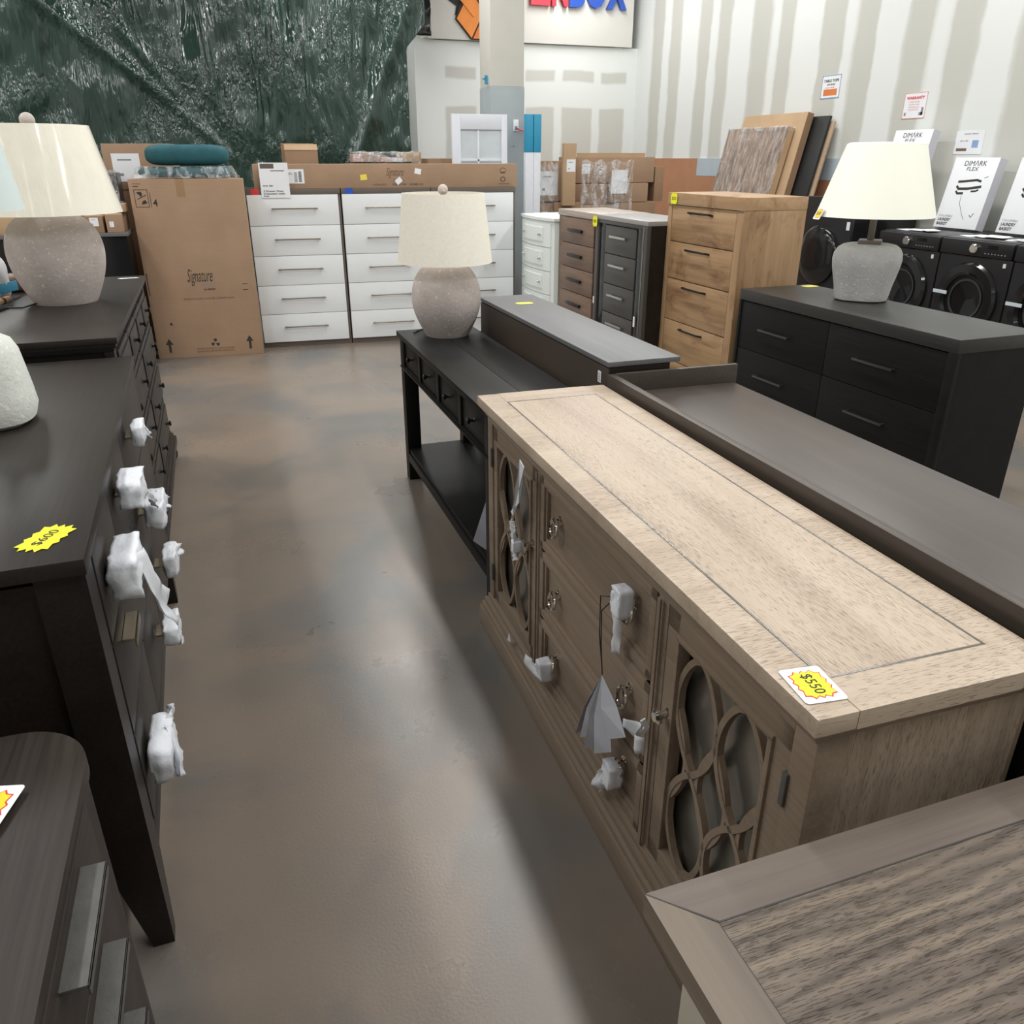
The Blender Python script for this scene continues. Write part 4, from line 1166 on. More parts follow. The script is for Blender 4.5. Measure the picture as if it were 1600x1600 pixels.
for k in range(3):
    a = R(90 + 120 * k)
    cx_, cz_ = 0.465 + 0.022 * math.cos(a), 0.115 + 0.022 * math.sin(a)
    pr.prism([(cx_ + 0.017 * math.cos(a + R(q)), cz_ + 0.017 * math.sin(a + R(q))) for q in (60, 180, 270, 330)], -0.0008, 0, axis='y')
pr.box(0.13, 0.15, -0.0008, 0, 0.275, 0.295)
pr.box(0.012, 0.018, -0.0008, 0, 0.52, 0.70)
pr.box(0.745, 0.785, -0.0008, 0, 0.54, 0.546); pr.box(0.745, 0.785, -0.0008, 0, 0.588, 0.593)
pr.box(0.03, 0.09, -0.0008, 0, 1.365, 1.368); pr.box(0.03, 0.07, -0.0008, 0, 1.345, 1.35)
pr.build('printed_symbols', M['ink'], tc_)

sc_ = thing('support_carton', 'plain brown carton standing behind the tall printed carton', 'carton', (-0.58, 7.50, 0), -4.6)
boxes(sc_, 'carton_body', M['card_dark'], [(0, 0.80, 0, 0.42, 0, 1.395)], 0.004)

# wrapped cushion and bare cushion on top of the cartons
def pillow(mat, w_, d_, h_, name, rough=0.0, seed=0, p=4.0, wr=0.0):
    b = MB(); prof = []
    vs, fs = [], []
    n, mseg = 64, 14
    for j in range(mseg + 1):
        t = math.pi * j / mseg
        zz_ = -math.copysign(abs(math.cos(t)) ** 0.7, math.cos(t)); rr_ = max(0.001, math.sin(t)) ** 0.30
        for k in range(n):
            a = 2 * math.pi * k / n
            q = (abs(math.cos(a)) ** p + abs(math.sin(a)) ** p) ** (-1 / p)
            v = Vector((w_ / 2 * rr_ * q * math.cos(a), d_ / 2 * rr_ * q * math.sin(a), h_ / 2 + h_ / 2 * zz_))
            if wr: v += Vector((1, 1, 0.6)) * wr * noise.noise(v * 14 + Vector((seed, 0, 0)))
            vs.append(v)
    for j in range(mseg):
        for k in range(n):
            k2 = (k + 1) % n; fs.append((j * n + k, j * n + k2, (j + 1) * n + k2, (j + 1) * n + k))
    b._add(vs, fs, True)
    return b.build(name, mat, sharp=False)
cu = thing('seat_cushion', 'teal seat cushion in crumpled clear plastic on top of the tall carton', 'cushion', (-0.17, 7.56, 1.402), -4.6)
o = pillow(M['teal'], 0.70, 0.50, 0.075, 'cushion_pad', 0, 1); o.parent = cu; o.location = (0, 0, 0.006)
b = MB(); vs, fs = [], []
nn = 60
for j in range(7):
    for k in range(nn):
        a = 2 * math.pi * k / nn
        q = (abs(math.cos(a)) ** 4 + abs(math.sin(a)) ** 4) ** -0.25
        s_ = [1.12, 1.08, 1.02, 1.0, 0.97, 0.9, 0.6][j]
        v = Vector((0.37 * s_ * q * math.cos(a), 0.27 * s_ * q * math.sin(a), [0.004, 0.02, 0.04, 0.065, 0.082, 0.087, 0.088][j]))
        v += Vector((0.02 * noise.noise(Vector((a * 5, j * 2.0, 1))), 0.02 * noise.noise(Vector((a * 5, j, 4))), (0.016 if j < 5 else 0.002) * noise.noise(Vector((a * 6, j * 1.1, 7)))))
        v.z = max(v.z, 0.001)
        vs.append(v)
for j in range(6):
    for k in range(nn):
        k2 = (k + 1) % nn; fs.append((j * nn + k, j * nn + k2, (j + 1) * nn + k2, (j + 1) * nn + k))
b._add(vs, fs, True)
M['bag'] = film('clear_bag', (0.8, 0.84, 0.86), 0.28, 0.06)
b.build('plastic_bag', M['bag'], cu, sharp=False)
o = pillow(M['teal'], 0.63, 0.48, 0.155, 'seat_cushion', 0, 3, 5)
o.location = (-0.135, 7.56, 1.494); o.rotation_euler = (0, 0, R(-4)); tag(o, 'bare dark teal velvet seat cushion lying uppermost on the tall carton', 'cushion')

# ------------------------------------------------------------------ table lamps
def lamp(name, label, loc, base_prof, mat, shade, shade_mat, fin=None, p=2.0, neck=None, rz=0, cord=None, seg=56):
    r = thing(name, label, 'lamp', loc, rz)
    MB().lathe(base_prof, seg, p=p).build('lamp_base', mat, r)
    zt = base_prof[-1][1]
    (rb, zb, rt, zt2) = shade
    b = MB(); b.cyl((0, 0, zt - 0.004), (0, 0, zb + 0.05), 0.010, 14); b.cyl((0, 0, zb + 0.03), (0, 0, zb + 0.10), 0.018, 16)
    b.build('stem', M['pewter'] if not neck else neck, r)
    t_ = 0.003
    MB().shell([(rb, zb), (rb + (rt - rb) * 0.5 + 0.0, (zb + zt2) / 2), (rt, zt2), (rt - t_, zt2), (rb + (rt - rb) * 0.5 - t_, (zb + zt2) / 2), (rb - t_, zb)], 72).build('lamp_shade', shade_mat, r)
    hb = MB()
    hz = zt2 - 0.012
    for a in (0.3, 0.3 + 2 * math.pi / 3, 0.3 + 4 * math.pi / 3):
        hb.tube([(0, 0, hz), ((rt - 0.004) * math.cos(a), (rt - 0.004) * math.sin(a), hz)], 0.0025, 6)
    hb.tube([(0, 0, zb + 0.09), (0.055, 0, zb + 0.13), (0.06, 0, zb + 0.2), (0.03, 0, hz - 0.008), (0, 0, hz)], 0.0025, 6)
    hb.tube([(0, 0, zb + 0.09), (-0.055, 0, zb + 0.13), (-0.06, 0, zb + 0.2), (-0.03, 0, hz - 0.008), (0, 0, hz)], 0.0025, 6)
    hb.build('harp', M['pewter'], r)
    if fin: MB().ball((0, 0, zt2 + fin * 0.6), fin).cyl((0, 0, hz), (0, 0, zt2), 0.006).build('finial', mat, r)
    if cord: MB().tube(cord, 0.0035, 6).build('cord', M['black_plastic'], r)
    return r

def vase(rb, rm, rn, zm, h):
    pr_ = [(0.0, 0.0), (rb * 0.97, 0.0), (rb, 0.006)]
    for k in range(1, 15):
        t = k / 14.0
        z = 0.006 + (zm - 0.006) * t
        pr_.append((rb + (rm - rb) * math.sin(t * math.pi / 2) ** 0.95, z))
    for k in range(1, 13):
        t = k / 12.0
        pr_.append((rn + (rm - rn) * math.cos(t * math.pi / 2) ** 0.85, zm + (h - zm) * (math.sin(t * math.pi / 2) * 0.55 + t * 0.45)))
    pr_ += [(rn * 0.9, h + 0.004), (0.0, h + 0.004)]
    return pr_
lamp('table_lamp', 'mauve speckled round table lamp with cream linen drum shade on the black console', (0.992, 3.78, 0.767), vase(0.105, 0.164, 0.088, 0.175, 0.325), M['stone_mauve'],
     (0.220, 0.338, 0.187, 0.638), M['shade'], 0.023, cord=[(-0.09, 0.08, 0.02), (-0.13, 0.10, 0.006), (-0.15, 0.07, 0.004), (-0.10, 0.14, 0.004), (0.02, 0.17, 0.004), (0.1, 0.19, 0.004)])
lamp('table_lamp', 'large mauve speckled lamp with plastic wrapped cream shade on the left knobbed dresser', (-0.635, 3.87, 0.995), vase(0.122, 0.182, 0.10, 0.205, 0.345), M['stone_mauve'],
     (0.280, 0.352, 0.212, 0.672), M['shade_wrapped'], 0.028, cord=[(-0.1, -0.08, 0.01), (-0.14, -0.14, 0.005), (-0.20, -0.12, 0.005), (-0.30, -0.22, 0.005), (-0.34, -0.3, 0.005)])
# squared grey lamp
pr3 = [(0, 0), (0.112, 0), (0.128, 0.008), (0.134, 0.03), (0.140, 0.07), (0.152, 0.12), (0.163, 0.17), (0.167, 0.205), (0.163, 0.235), (0.150, 0.258), (0.130, 0.272), (0.105, 0.278), (0.0, 0.28)]
l3 = lamp('table_lamp', 'grey rough concrete lamp with flared ivory shade on the black six drawer dresser', (3.15, 3.45, 0.87), pr3, M['stone_grey'],
          (0.283, 0.412, 0.182, 0.742), M['shade_white'], None, p=2.8, neck=M['pewter'], rz=-45)
M['stem_pink'] = plain('mauve_metal', (0.24, 0.20, 0.19), 0.4, 0.4)
cb = boxes(l3, 'collar', M['stem_pink'], [(-0.055, 0.055, -0.055, 0.055, 0.278, 0.298)], 0.004)
boxes(l3, 'neck', M['stem_pink'], [(-0.016, 0.016, -0.016, 0.016, 0.298, 0.45)], 0.003)
MB().shell([(0.183, 0.7415), (0.167, 0.749), (0.166, 0.747), (0.181, 0.739)], 60).build('shade_rim', M['shade_white'], l3)
# white lamp at the left edge
pr4 = [(0, 0), (0.085, 0), (0.104, 0.012), (0.113, 0.04), (0.110, 0.08), (0.104, 0.13), (0.098, 0.178), (0.086, 0.205), (0.064, 0.219), (0.03, 0.224), (0.0, 0.225)]
lamp('table_lamp', 'white rough plaster lamp with pale shade at the left edge on the foam wrapped dresser', (-0.605, 2.27, 0.935), pr4, M['stone_white'],
     (0.185, 0.505, 0.15, 0.76), M['shade_blue'], 0.02, p=2.6)
M['shade_tag'] = M['amber']
# ------------------------------------------------------------------ foam wraps on handles
def foam_wrap(pos, sx, sy, sz, tails, label, seed, grp):
    r = thing('foam_wrap', label, 'foam wrap', pos, 0, grp)
    t = bmesh.new()
    bmesh.ops.create_cube(t, size=1)
    bmesh.ops.subdivide_edges(t, edges=t.edges[:], cuts=7, use_grid_fill=True)
    b = MB()
    for v in t.verts:
        q = v.co.copy()
        l = q.length
        q = q * 0.72 + q.normalized() * 0.28 * 0.60
        q = Vector((q.x * sx, q.y * sy, q.z * sz))
        n = noise.noise_vector(q * 28 + Vector((seed, seed * 2, 0)))
        q += (n * 0.16 + noise.noise_vector(q * 80 + Vector((seed, 0, 0))) * 0.06) * min(sx, sy, sz) * 1.0
        v.co = q
    for f in t.faces: f.smooth = True
    b.merge(t)
    b.build('wrap', M['foam'], r, sharp=False)
    for i, (pts, w0, w1) in enumerate(tails):
        b = MB(); vs, fs = [], []
        n_ = 16; m_ = 5
        P = [Vector(p) for p in pts]
        for k in range(n_ + 1):
            t_ = k / n_ * (len(P) - 1); a = min(int(t_), len(P) - 2); f_ = t_ - a
            c_ = P[a].lerp(P[a + 1], f_)
            d = (P[a + 1] - P[a]).normalized()
            sd = d.cross(Vector((1, 0, 0.15))).normalized()
            wd = w0 + (w1 - w0) * k / n_
            for j in range(m_ + 1):
                u = j / m_ - 0.5
                v = c_ + sd * u * wd + Vector((1, 0, 0)) * (0.007 * math.cos(u * 7 + k * 0.25) + 0.005 * noise.noise(Vector((k * .4, j * .7, seed + i))))
                vs.append(v)
        for k in range(n_):
            for j in range(m_):
                q = k * (m_ + 1) + j; fs.append((q, q + 1, q + m_ + 2, q + m_ + 1))
        b._add(vs, fs, True)
        o = b.build('loose_end', M['foam_thin'], r, sharp=False)
        sm = o.modifiers.new('thickness', 'SOLIDIFY'); sm.thickness = 0.0012
    return r
def foam_thin():
    m, nt, b = nmat('thin_foam_sheet')
    b.inputs['Base Color'].default_value = (0.80, 0.83, 0.88, 1)
    b.inputs['Roughness'].default_value = 0.5
    b.inputs['Alpha'].default_value = 0.78
    return m
M['foam_thin'] = foam_thin()
G1 = 'foam wraps on the dark dresser handles'
G2 = 'foam wraps on the sideboard hardware'
FW = [
    ((-0.277, 2.32, 0.86), 0.03, 0.10, 0.055, [([(0.01, 0.03, 0), (0.02, 0.05, -0.03)], 0.03, 0.02)], 'white foam bundle on the farthest top drawer handle of the left dresser'),
    ((-0.264, 1.90, 0.855), 0.05, 0.13, 0.06, [([(0.012, 0.0, 0.0), (0.03, 0.04, -0.04), (0.03, 0.10, -0.09)], 0.03, 0.02)], 'white foam bundle on the middle top drawer handle, its tail reaching downwards'),
    ((-0.264, 2.26, 0.655), 0.05, 0.15, 0.07, [([(0.015, 0.02, 0.02), (0.025, 0.08, -0.02)], 0.05, 0.035)], 'white foam bundle on the far middle row handle of the left dresser'),
    ((-0.257, 1.585, 0.805), 0.055, 0.15, 0.085, [([(0.028, 0.01, 0.03), (0.040, 0.0, -0.03), (0.045, 0.02, -0.09), (0.048, 0.09, -0.15), (0.045, 0.17, -0.20)], 0.075, 0.085)], 'largest foam bundle with a long tail hanging past the bare gold handle'),
    ((-0.264, 2.38, 0.435), 0.04, 0.12, 0.07, [([(0.01, 0.02, 0.02), (0.03, 0.05, 0.01)], 0.04, 0.03)], 'white foam bundle on the far bottom drawer handle, nearest the aisle floor'),
    ((-0.264, 2.10, 0.36), 0.04, 0.12, 0.05, [([(0.01, 0.0, 0.02), (0.02, -0.03, -0.04)], 0.04, 0.03)], 'white foam bundle just below the end of the long hanging tail'),
    ((-0.260, 1.56, 0.375), 0.045, 0.15, 0.08, [([(0.02, 0.02, 0.03), (0.03, -0.03, 0.0), (0.03, -0.06, -0.04)], 0.05, 0.03), ([(0.015, 0.05, 0.02), (0.02, 0.08, 0.05)], 0.04, 0.01)], 'ragged foam bundle on the nearest bottom drawer handle of the left dresser'),
]
for i, (p_, a, b_, c_, tl, lab) in enumerate(FW):
    foam_wrap(p_, a, b_, c_, tl, lab, i * 3.3, G1)
FB = [
    ((0.708, 1.312, 0.690), 0.036, 0.042, 0.066, [([(-0.012, 0.0, 0.02), (-0.014, 0.0, -0.05), (-0.010, 0.004, -0.13)], 0.036, 0.032)], 'foam strip hanging from the right pull of the top sideboard drawer'),
    ((0.712, 1.762, 0.218), 0.034, 0.040, 0.060, [([(-0.012, 0.0, -0.005), (-0.016, 0.03, -0.02), (-0.020, 0.085, -0.03)], 0.045, 0.06)], 'foam flag on the left pull of the lowest sideboard drawer'),
    ((0.708, 1.312, 0.222), 0.036, 0.042, 0.064, [([(-0.012, 0.0, -0.005), (-0.016, 0.02, -0.03), (-0.018, 0.05, -0.075)], 0.04, 0.036)], 'foam strip on the right pull of the lowest sideboard drawer'),
    ((0.704, 1.975, 0.515), 0.026, 0.030, 0.034, [([(-0.006, 0.0, 0.015), (-0.010, 0.012, 0.075)], 0.028, 0.024), ([(-0.006, 0.0, -0.01), (-0.010, -0.02, -0.04)], 0.02, 0.012)], 'knotted foam on the knob of the far lattice door'),
]
for i, (p_, a, b_, c_, tl, lab) in enumerate(FB):
    foam_wrap(p_, a, b_, c_, tl, lab, 40 + i * 3.3, G2)
# loose pieces without a bundle
fo = thing('foam_scrap', 'thin white foam triangle stuck to the top of the far lattice door', 'foam scrap', (0.700, 1.92, 0.70))
MB().prism([(0.0, 0.10), (-0.035, 0.09), (0.055, -0.09), (0.075, -0.085), (0.005, -0.03)], -0.006, -0.004, axis='x').build('sheet', M['foam_thin'], fo)
fo = thing('foam_scrap', 'curled foam scrap around the knob of the near lattice door', 'foam scrap', (0.692, 1.165, 0.495))
MB().ribbon([(0, 0), (0.01, -0.02), (0, -0.035)], 0.012, -0.004, 0.0).build('scrap_fold', M['foam_thin'], fo)
b = MB(); vs, fs = [], []
for k in range(13):
    for j in range(5):
        a = k / 12.0 * math.pi * 1.2
        vs.append(Vector((-0.012 - 0.014 * math.sin(a * 2), -0.035 + 0.07 * k / 12, -0.018 - 0.042 * j / 4 * (0.8 + 0.3 * math.sin(a * 3)))))
for k in range(12):
    for j in range(4):
        q = k * 5 + j; fs.append((q, q + 1, q + 6, q + 5))
b._add(vs, fs, True); o = b.build('scrap_skirt', M['foam_thin'], fo, sharp=False)
o.modifiers.new('thickness', 'SOLIDIFY').thickness = 0.001
fo = thing('foam_scrap', 'tiny white foam chip on the plinth of the pale sideboard', 'foam scrap', (0.716, 2.05, 0.131), 0)
MB().prism([(0, 0), (0.03, -0.01), (0.012, 0.028)], -0.004, -0.002, axis='x').build('chip', M['foam'], fo)

# grey booklets hanging from the top drawer pull
hb = thing('hang_tag', 'fanned grey booklet tag hanging by a cord from the top sideboard drawer', 'hang tag', (0.690, 1.352, 0.480))
MB().tube([(0.012, -0.02, 0.21), (-0.008, 0.012, 0.20), (-0.006, 0.012, 0.10), (0, 0.004, 0.02), (0, 0, 0)], 0.0014, 6).build('cord', M['black_plastic'], hb)
MB().tube([(0.012, -0.02, 0.21), (-0.010, 0.0, 0.17), (-0.004, 0.006, 0.08), (0, 0, 0.0)], 0.0014, 6).build('cord', M['black_plastic'], hb)
for i, (dy, dx, ln, wd) in enumerate(((0.105, -0.012, 0.245, 0.030), (0.045, -0.028, 0.205, 0.045), (0.0, -0.036, 0.20, 0.045), (-0.040, -0.030, 0.185, 0.045), (-0.075, -0.015, 0.12, 0.045))):
    b = MB()
    tip = Vector((0, 0, 0.0)); lo1 = Vector((dx, dy, -ln)); lo2 = Vector((dx + 0.02, dy - wd, -ln + 0.035))
    md1 = (tip + lo1) / 2 + Vector((-0.01, 0, 0)); md2 = (tip + lo2) / 2 + Vector((0.006, -0.004, 0))
    vs = [tip, md1, lo1, md2, lo2]
    b._add([v for v in vs], [(0, 1, 3), (1, 2, 4, 3)])
    o = b.build('booklet_leaf', M['leaflet'] if i in (0, 2) else M['leaflet_pale'], hb, sharp=False)
    o.modifiers.new('thickness', 'SOLIDIFY').thickness = 0.0015

# ------------------------------------------------------------------ price tags
def price_tag(loc, rz, label, txt_, w_, h_, star='yellow', back=True, tilt=None, nstar=14):
    r = thing('price_tag', label, 'price tag', loc, rz)
    if tilt: r.rotation_euler = tuple(R(a) for a in tilt)
    if back: MB().prism(rrect(-w_ / 2, w_ / 2, -h_ / 2, h_ / 2, 0.006, 4), 0.0, 0.0008).build('card', M['paper'], r)
    k = 0.0008 if back else 0
    s_ = 0.80 if back else 1.0
    if back:
        MB().prism(starburst(nstar, 1, 0.84, w_ / 2 * s_ * 1.02, h_ / 2 * s_ * 1.04), k, k + 0.0003).build('red_outline', M['red'], r)
    MB().prism(starburst(nstar, 0.95 if back else 1, 0.80 if back else 0.8, w_ / 2 * s_, h_ / 2 * s_), k + 0.0003, k + 0.0007).build('starburst', M[star], r)
    if txt_:
        me = text_mesh(txt_, w_ * 0.56, h_ * 0.30, 0.0005, 0.0)
        me.transform(Matrix.Translation((-w_ * 0.28, -h_ * 0.15, k + 0.0008)))
        me.materials.append(M['ink'])
        o = bpy.data.objects.new('handwritten_price', me); COL.objects.link(o); o.parent = r
    return r
price_tag((-0.357, 1.472, 0.936), 65, 'yellow starburst price card reading $600 on the left dresser', '$600', 0.112, 0.066, 'yellow', False)
price_tag((0.728, 0.760, 0.851), -97, 'white card with yellow starburst reading $550 on the pale sideboard', '$550', 0.082, 0.066, 'yellow', True)
price_tag((-0.425, 1.065, 0.701), 75, 'white card with amber starburst cut off at the left frame edge', '$', 0.10, 0.075, 'amber', True)
price_tag((1.33, 3.62, 0.921), 0, 'small yellow price card lying on the long dark unit', None, 0.09, 0.06, 'yellow_flat', False)
price_tag((3.20, 3.92, 0.871), 0, 'small yellow price card lying on the black six drawer dresser', None, 0.10, 0.07, 'yellow_flat', False)
price_tag((2.796, 4.84, 1.312), 0, 'yellow price card on the top edge of the oak chest', '$350', 0.088, 0.072, 'yellow', False, (90, 0, -90))
price_tag((2.655, 5.72, 1.122), 0, 'yellow price card between the walnut and grey chests', '$450', 0.085, 0.08, 'yellow', False, (90, 0, -90))
price_tag((-0.45, 4.56, 0.996), 5, 'small white card at the far corner of the knobbed dresser', None, 0.10, 0.03, 'paper', False)
price_tag((3.15 - 0.285, 3.45 + 0.07, 0.87 + 0.425), 0, 'round amber price sticker on the lower edge of the ivory lamp shade', '$50', 0.07, 0.06, 'amber', True, (64, 0, -103))

# ------------------------------------------------------------------ laundry machines along the right wall
def washer(y0, label, H=1.0, X=5.3):
    W, D = 0.648, 0.72
    r = thing('washing_machine', label, 'washing machine', (X, y0, 0), -90, 'black front loading washing machines')
    boxes(r, 'cabinet', M['graphite'], [(0, W, 0, D, 0.02, H - 0.12)], 0.012)
    boxes(r, 'top_cover', M['black_plastic'], [(0, W, 0.01, D, H - 0.1195, H)], 0.02)
    cp = boxes(r, 'control_panel', M['graphite'], [(0.004, W - 0.004, -0.022, 0.012, H - 0.118, H - 0.008)], 0.014)
    MB().lathe([(0, 0), (0.034, 0), (0.034, 0.018), (0.028, 0.026), (0, 0.026)], 28, mtx=Matrix.Translation((W * 0.5, -0.022, H - 0.062)) @ Matrix.Rotation(R(90), 4, 'X')).build('dial', M['chrome'], cp)
    boxes(cp, 'display', M['glass_dark'], [(W * 0.66, W * 0.80, -0.024, -0.022, H - 0.055, H - 0.03)])
    boxes(cp, 'buttons', M['ink_grey'], [(W * 0.64 + k * 0.028, W * 0.64 + k * 0.028 + 0.012, -0.024, -0.022, H - 0.092, H - 0.086) for k in range(7)])
    cx_, cz_ = W / 2, H - 0.43
    tr = Matrix.Translation((cx_, 0.004, cz_)) @ Matrix.Rotation(R(90), 4, 'X')
    MB().shell([(0.270, 0.0), (0.270, 0.028), (0.255, 0.048), (0.200, 0.052), (0.180, 0.036), (0.176, 0.0)], 56, mtx=tr).build('door_ring', M['gloss_black'], r)
    MB().lathe([(0, 0.0), (0.178, 0.0), (0.178, 0.02), (0.12, 0.012), (0, 0.006)], 48, mtx=tr).build('door_glass', M['glass_dark'], r)
    MB().shell([(0.150, 0.02), (0.150, 0.024), (0.135, 0.022), (0.135, 0.018)], 48, mtx=tr).build('drum_rim', M['drum'], r)
    boxes(r, 'energy_sticker', M['paper'], [(W - 0.075, W - 0.052, -0.002, 0.0, H - 0.175, H - 0.145)])
    boxes(r, 'blue_tape', M['tape_blue'], [(cx_ - 0.275, cx_ - 0.145, -0.053, -0.050, cz_ + 0.02, cz_ + 0.045)])
    for x in (0.05, W - 0.05):
        for y in (0.06, D - 0.06):
            MB().cyl((x, y, 0), (x, y, 0.02), 0.02, 12).build('foot', M['black_plastic'], r)
    return r
M['tape_blue'] = plain('pale_tape', (0.62, 0.70, 0.76), 0.5)
washer(5.69, 'black front loading washing machine directly behind the grey lamp')
washer(5.032, 'black front loading washing machine with pale tape on its door, right of the grey lamp')
washer(4.374, 'black washing machine cut off by the right frame edge')
t_ = thing('laundry_tower', 'tall graphite laundry machine with round black door behind the oak chest', 'washing machine', (5.3, 6.72, 0), -90)
boxes(t_, 'cabinet', M['graphite'], [(0, 0.66, 0, 0.72, 0.01, 1.222)], 0.01)
boxes(t_, 'side_panel', M['gloss_black'], [(0.66, 0.665, 0.03, 0.70, 0.03, 1.20)])
boxes(t_, 'display', M['glass_dark'], [(0.20, 0.40, -0.004, 0.0, 1.10, 1.185)], 0.002)
tr = Matrix.Translation((0.29, 0.0, 0.72)) @ Matrix.Rotation(R(90), 4, 'X')
MB().lathe([(0, 0), (0.26, 0), (0.26, 0.03), (0.235, 0.05), (0.12, 0.058), (0, 0.06)], 56, mtx=tr).build('door', M['gloss_black'], t_)
boxes(t_, 'sticker', M['paper'], [(0.60, 0.64, -0.002, 0.0, 0.96, 1.03)])
boxes(t_, 'foot', M['black_plastic'], [(0.02, 0.1, 0.02, 0.7, 0, 0.01), (0.56, 0.64, 0.02, 0.7, 0, 0.01)])

# white basket cartons standing on the machines, leaning on the wall
def basket_box(y0, z0, label, ln=0.62, wd=0.46, ang=11, x=5.80):
    r = thing('basket_carton', label, 'carton', (x, y0, z0), -90, 'white laundry basket cartons')
    tilt = Matrix.Rotation(R(-ang), 4, 'X')
    def tb(name, mat, q, par=r, bev=0.0):
        return MB().box(*q, bev=bev, mtx=tilt).build(name, mat, par)
    tb('carton_body', M['paper'], (0, wd, 0, 0.085, 0, ln), bev=0.002)
    tb('carton_side', M['side_grey'], (wd, wd + 0.0006, 0.001, 0.084, 0.001, ln - 0.001))
    def tw(s, xx, z_, w_, h_, mt='ink', bold=0.0, shear=0.0):
        write(r, s, 0, 0, w_, h_, M[mt], bold=bold, shear=shear, mtx=tilt @ Matrix.Translation((xx, -0.0004, z_)) @ Matrix.Rotation(R(90), 4, 'X'))
    tw('DIM\u039bRK', wd * 0.25, ln * 0.885, wd * 0.50, 0.040)
    tw('FLEX', wd * 0.34, ln * 0.815, wd * 0.26, 0.028)
    tw('COLLAPSIBLE', wd * 0.06, ln * 0.155, wd * 0.32, 0.016, 'ink_grey')
    tw('LAUNDRY', wd * 0.06, ln * 0.095, wd * 0.30, 0.024, bold=0.03)
    tw('BASKET', wd * 0.06, ln * 0.035, wd * 0.25, 0.024, bold=0.03)
    b = MB()
    def rib(pts, w_): b.ribbon([(wd * a, ln * c_) for a, c_ in pts], w_, -0.0008, 0)
    rib([(0.24, 0.66), (0.36, 0.665), (0.66, 0.69), (0.76, 0.67)], 0.018)
    rib([(0.24, 0.60), (0.30, 0.56), (0.5, 0.565), (0.80, 0.60)], 0.02)
    rib([(0.26, 0.53), (0.30, 0.495), (0.44, 0.50)], 0.018)
    rib([(0.60, 0.53), (0.70, 0.535), (0.76, 0.555)], 0.014)
    rib([(0.42, 0.47), (0.44, 0.36), (0.58, 0.2), (0.66, 0.13)], 0.003)
    rib([(0.75, 0.20), (0.80, 0.17), (0.84, 0.23)], 0.006); rib([(0.80, 0.72), (0.88, 0.74)], 0.004)
    t2 = bmesh.new(); b.bm.to_mesh(me_ := bpy.data.meshes.new('basket_drawing')); b.bm.free(); t2.free()
    me_.transform(tilt); me_.materials.append(M['ink'])
    o = bpy.data.objects.new('basket_drawing', me_); COL.objects.link(o); o.parent = r
    return r
M['side_grey'] = plain('carton_side_grey', (0.55, 0.55, 0.60), 0.6, mott=0.02)  # plain grey carton side, darker than the white front
basket_box(5.61, 1.018, 'white laundry basket carton with black drawing on the taped washing machine', ln=0.545, wd=0.43, x=5.76)
basket_box(4.99, 1.018, 'white laundry basket carton half outside the right frame edge', ln=0.545, wd=0.43, x=5.76)
basket_box(6.335, 1.24, 'white laundry basket carton peeping above the ivory lamp shade', ln=0.545, wd=0.43, x=5.76)
# papers lying on the machines
for i, (y_, w2, lab) in enumerate(((5.62, 0.3, 'loose printed papers on the washing machine behind the grey lamp'), (4.98, 0.30, 'loose printed papers on the taped washing machine'), (4.56, 0.12, 'loose printed papers near the right end of the taped washing machine'))):
    r = thing('paper_stack', lab, 'papers', (5.42, y_, 1.001), -90)
    for k in range(5):
        m_ = Matrix.Translation((w2 * k / 5 + 0.04, 0.05 + 0.05 * (k % 2), 0.003 * k)) @ Matrix.Rotation(R(rnd.uniform(-30, 30)), 4, 'Z') @ Matrix.Rotation(R(rnd.uniform(0, 4)), 4, 'X')
        MB().box(-0.08, 0.08, -0.055, 0.055, 0, 0.0012, mtx=m_).build('sheet', M['paper'] if k % 2 else M['paper'], r)

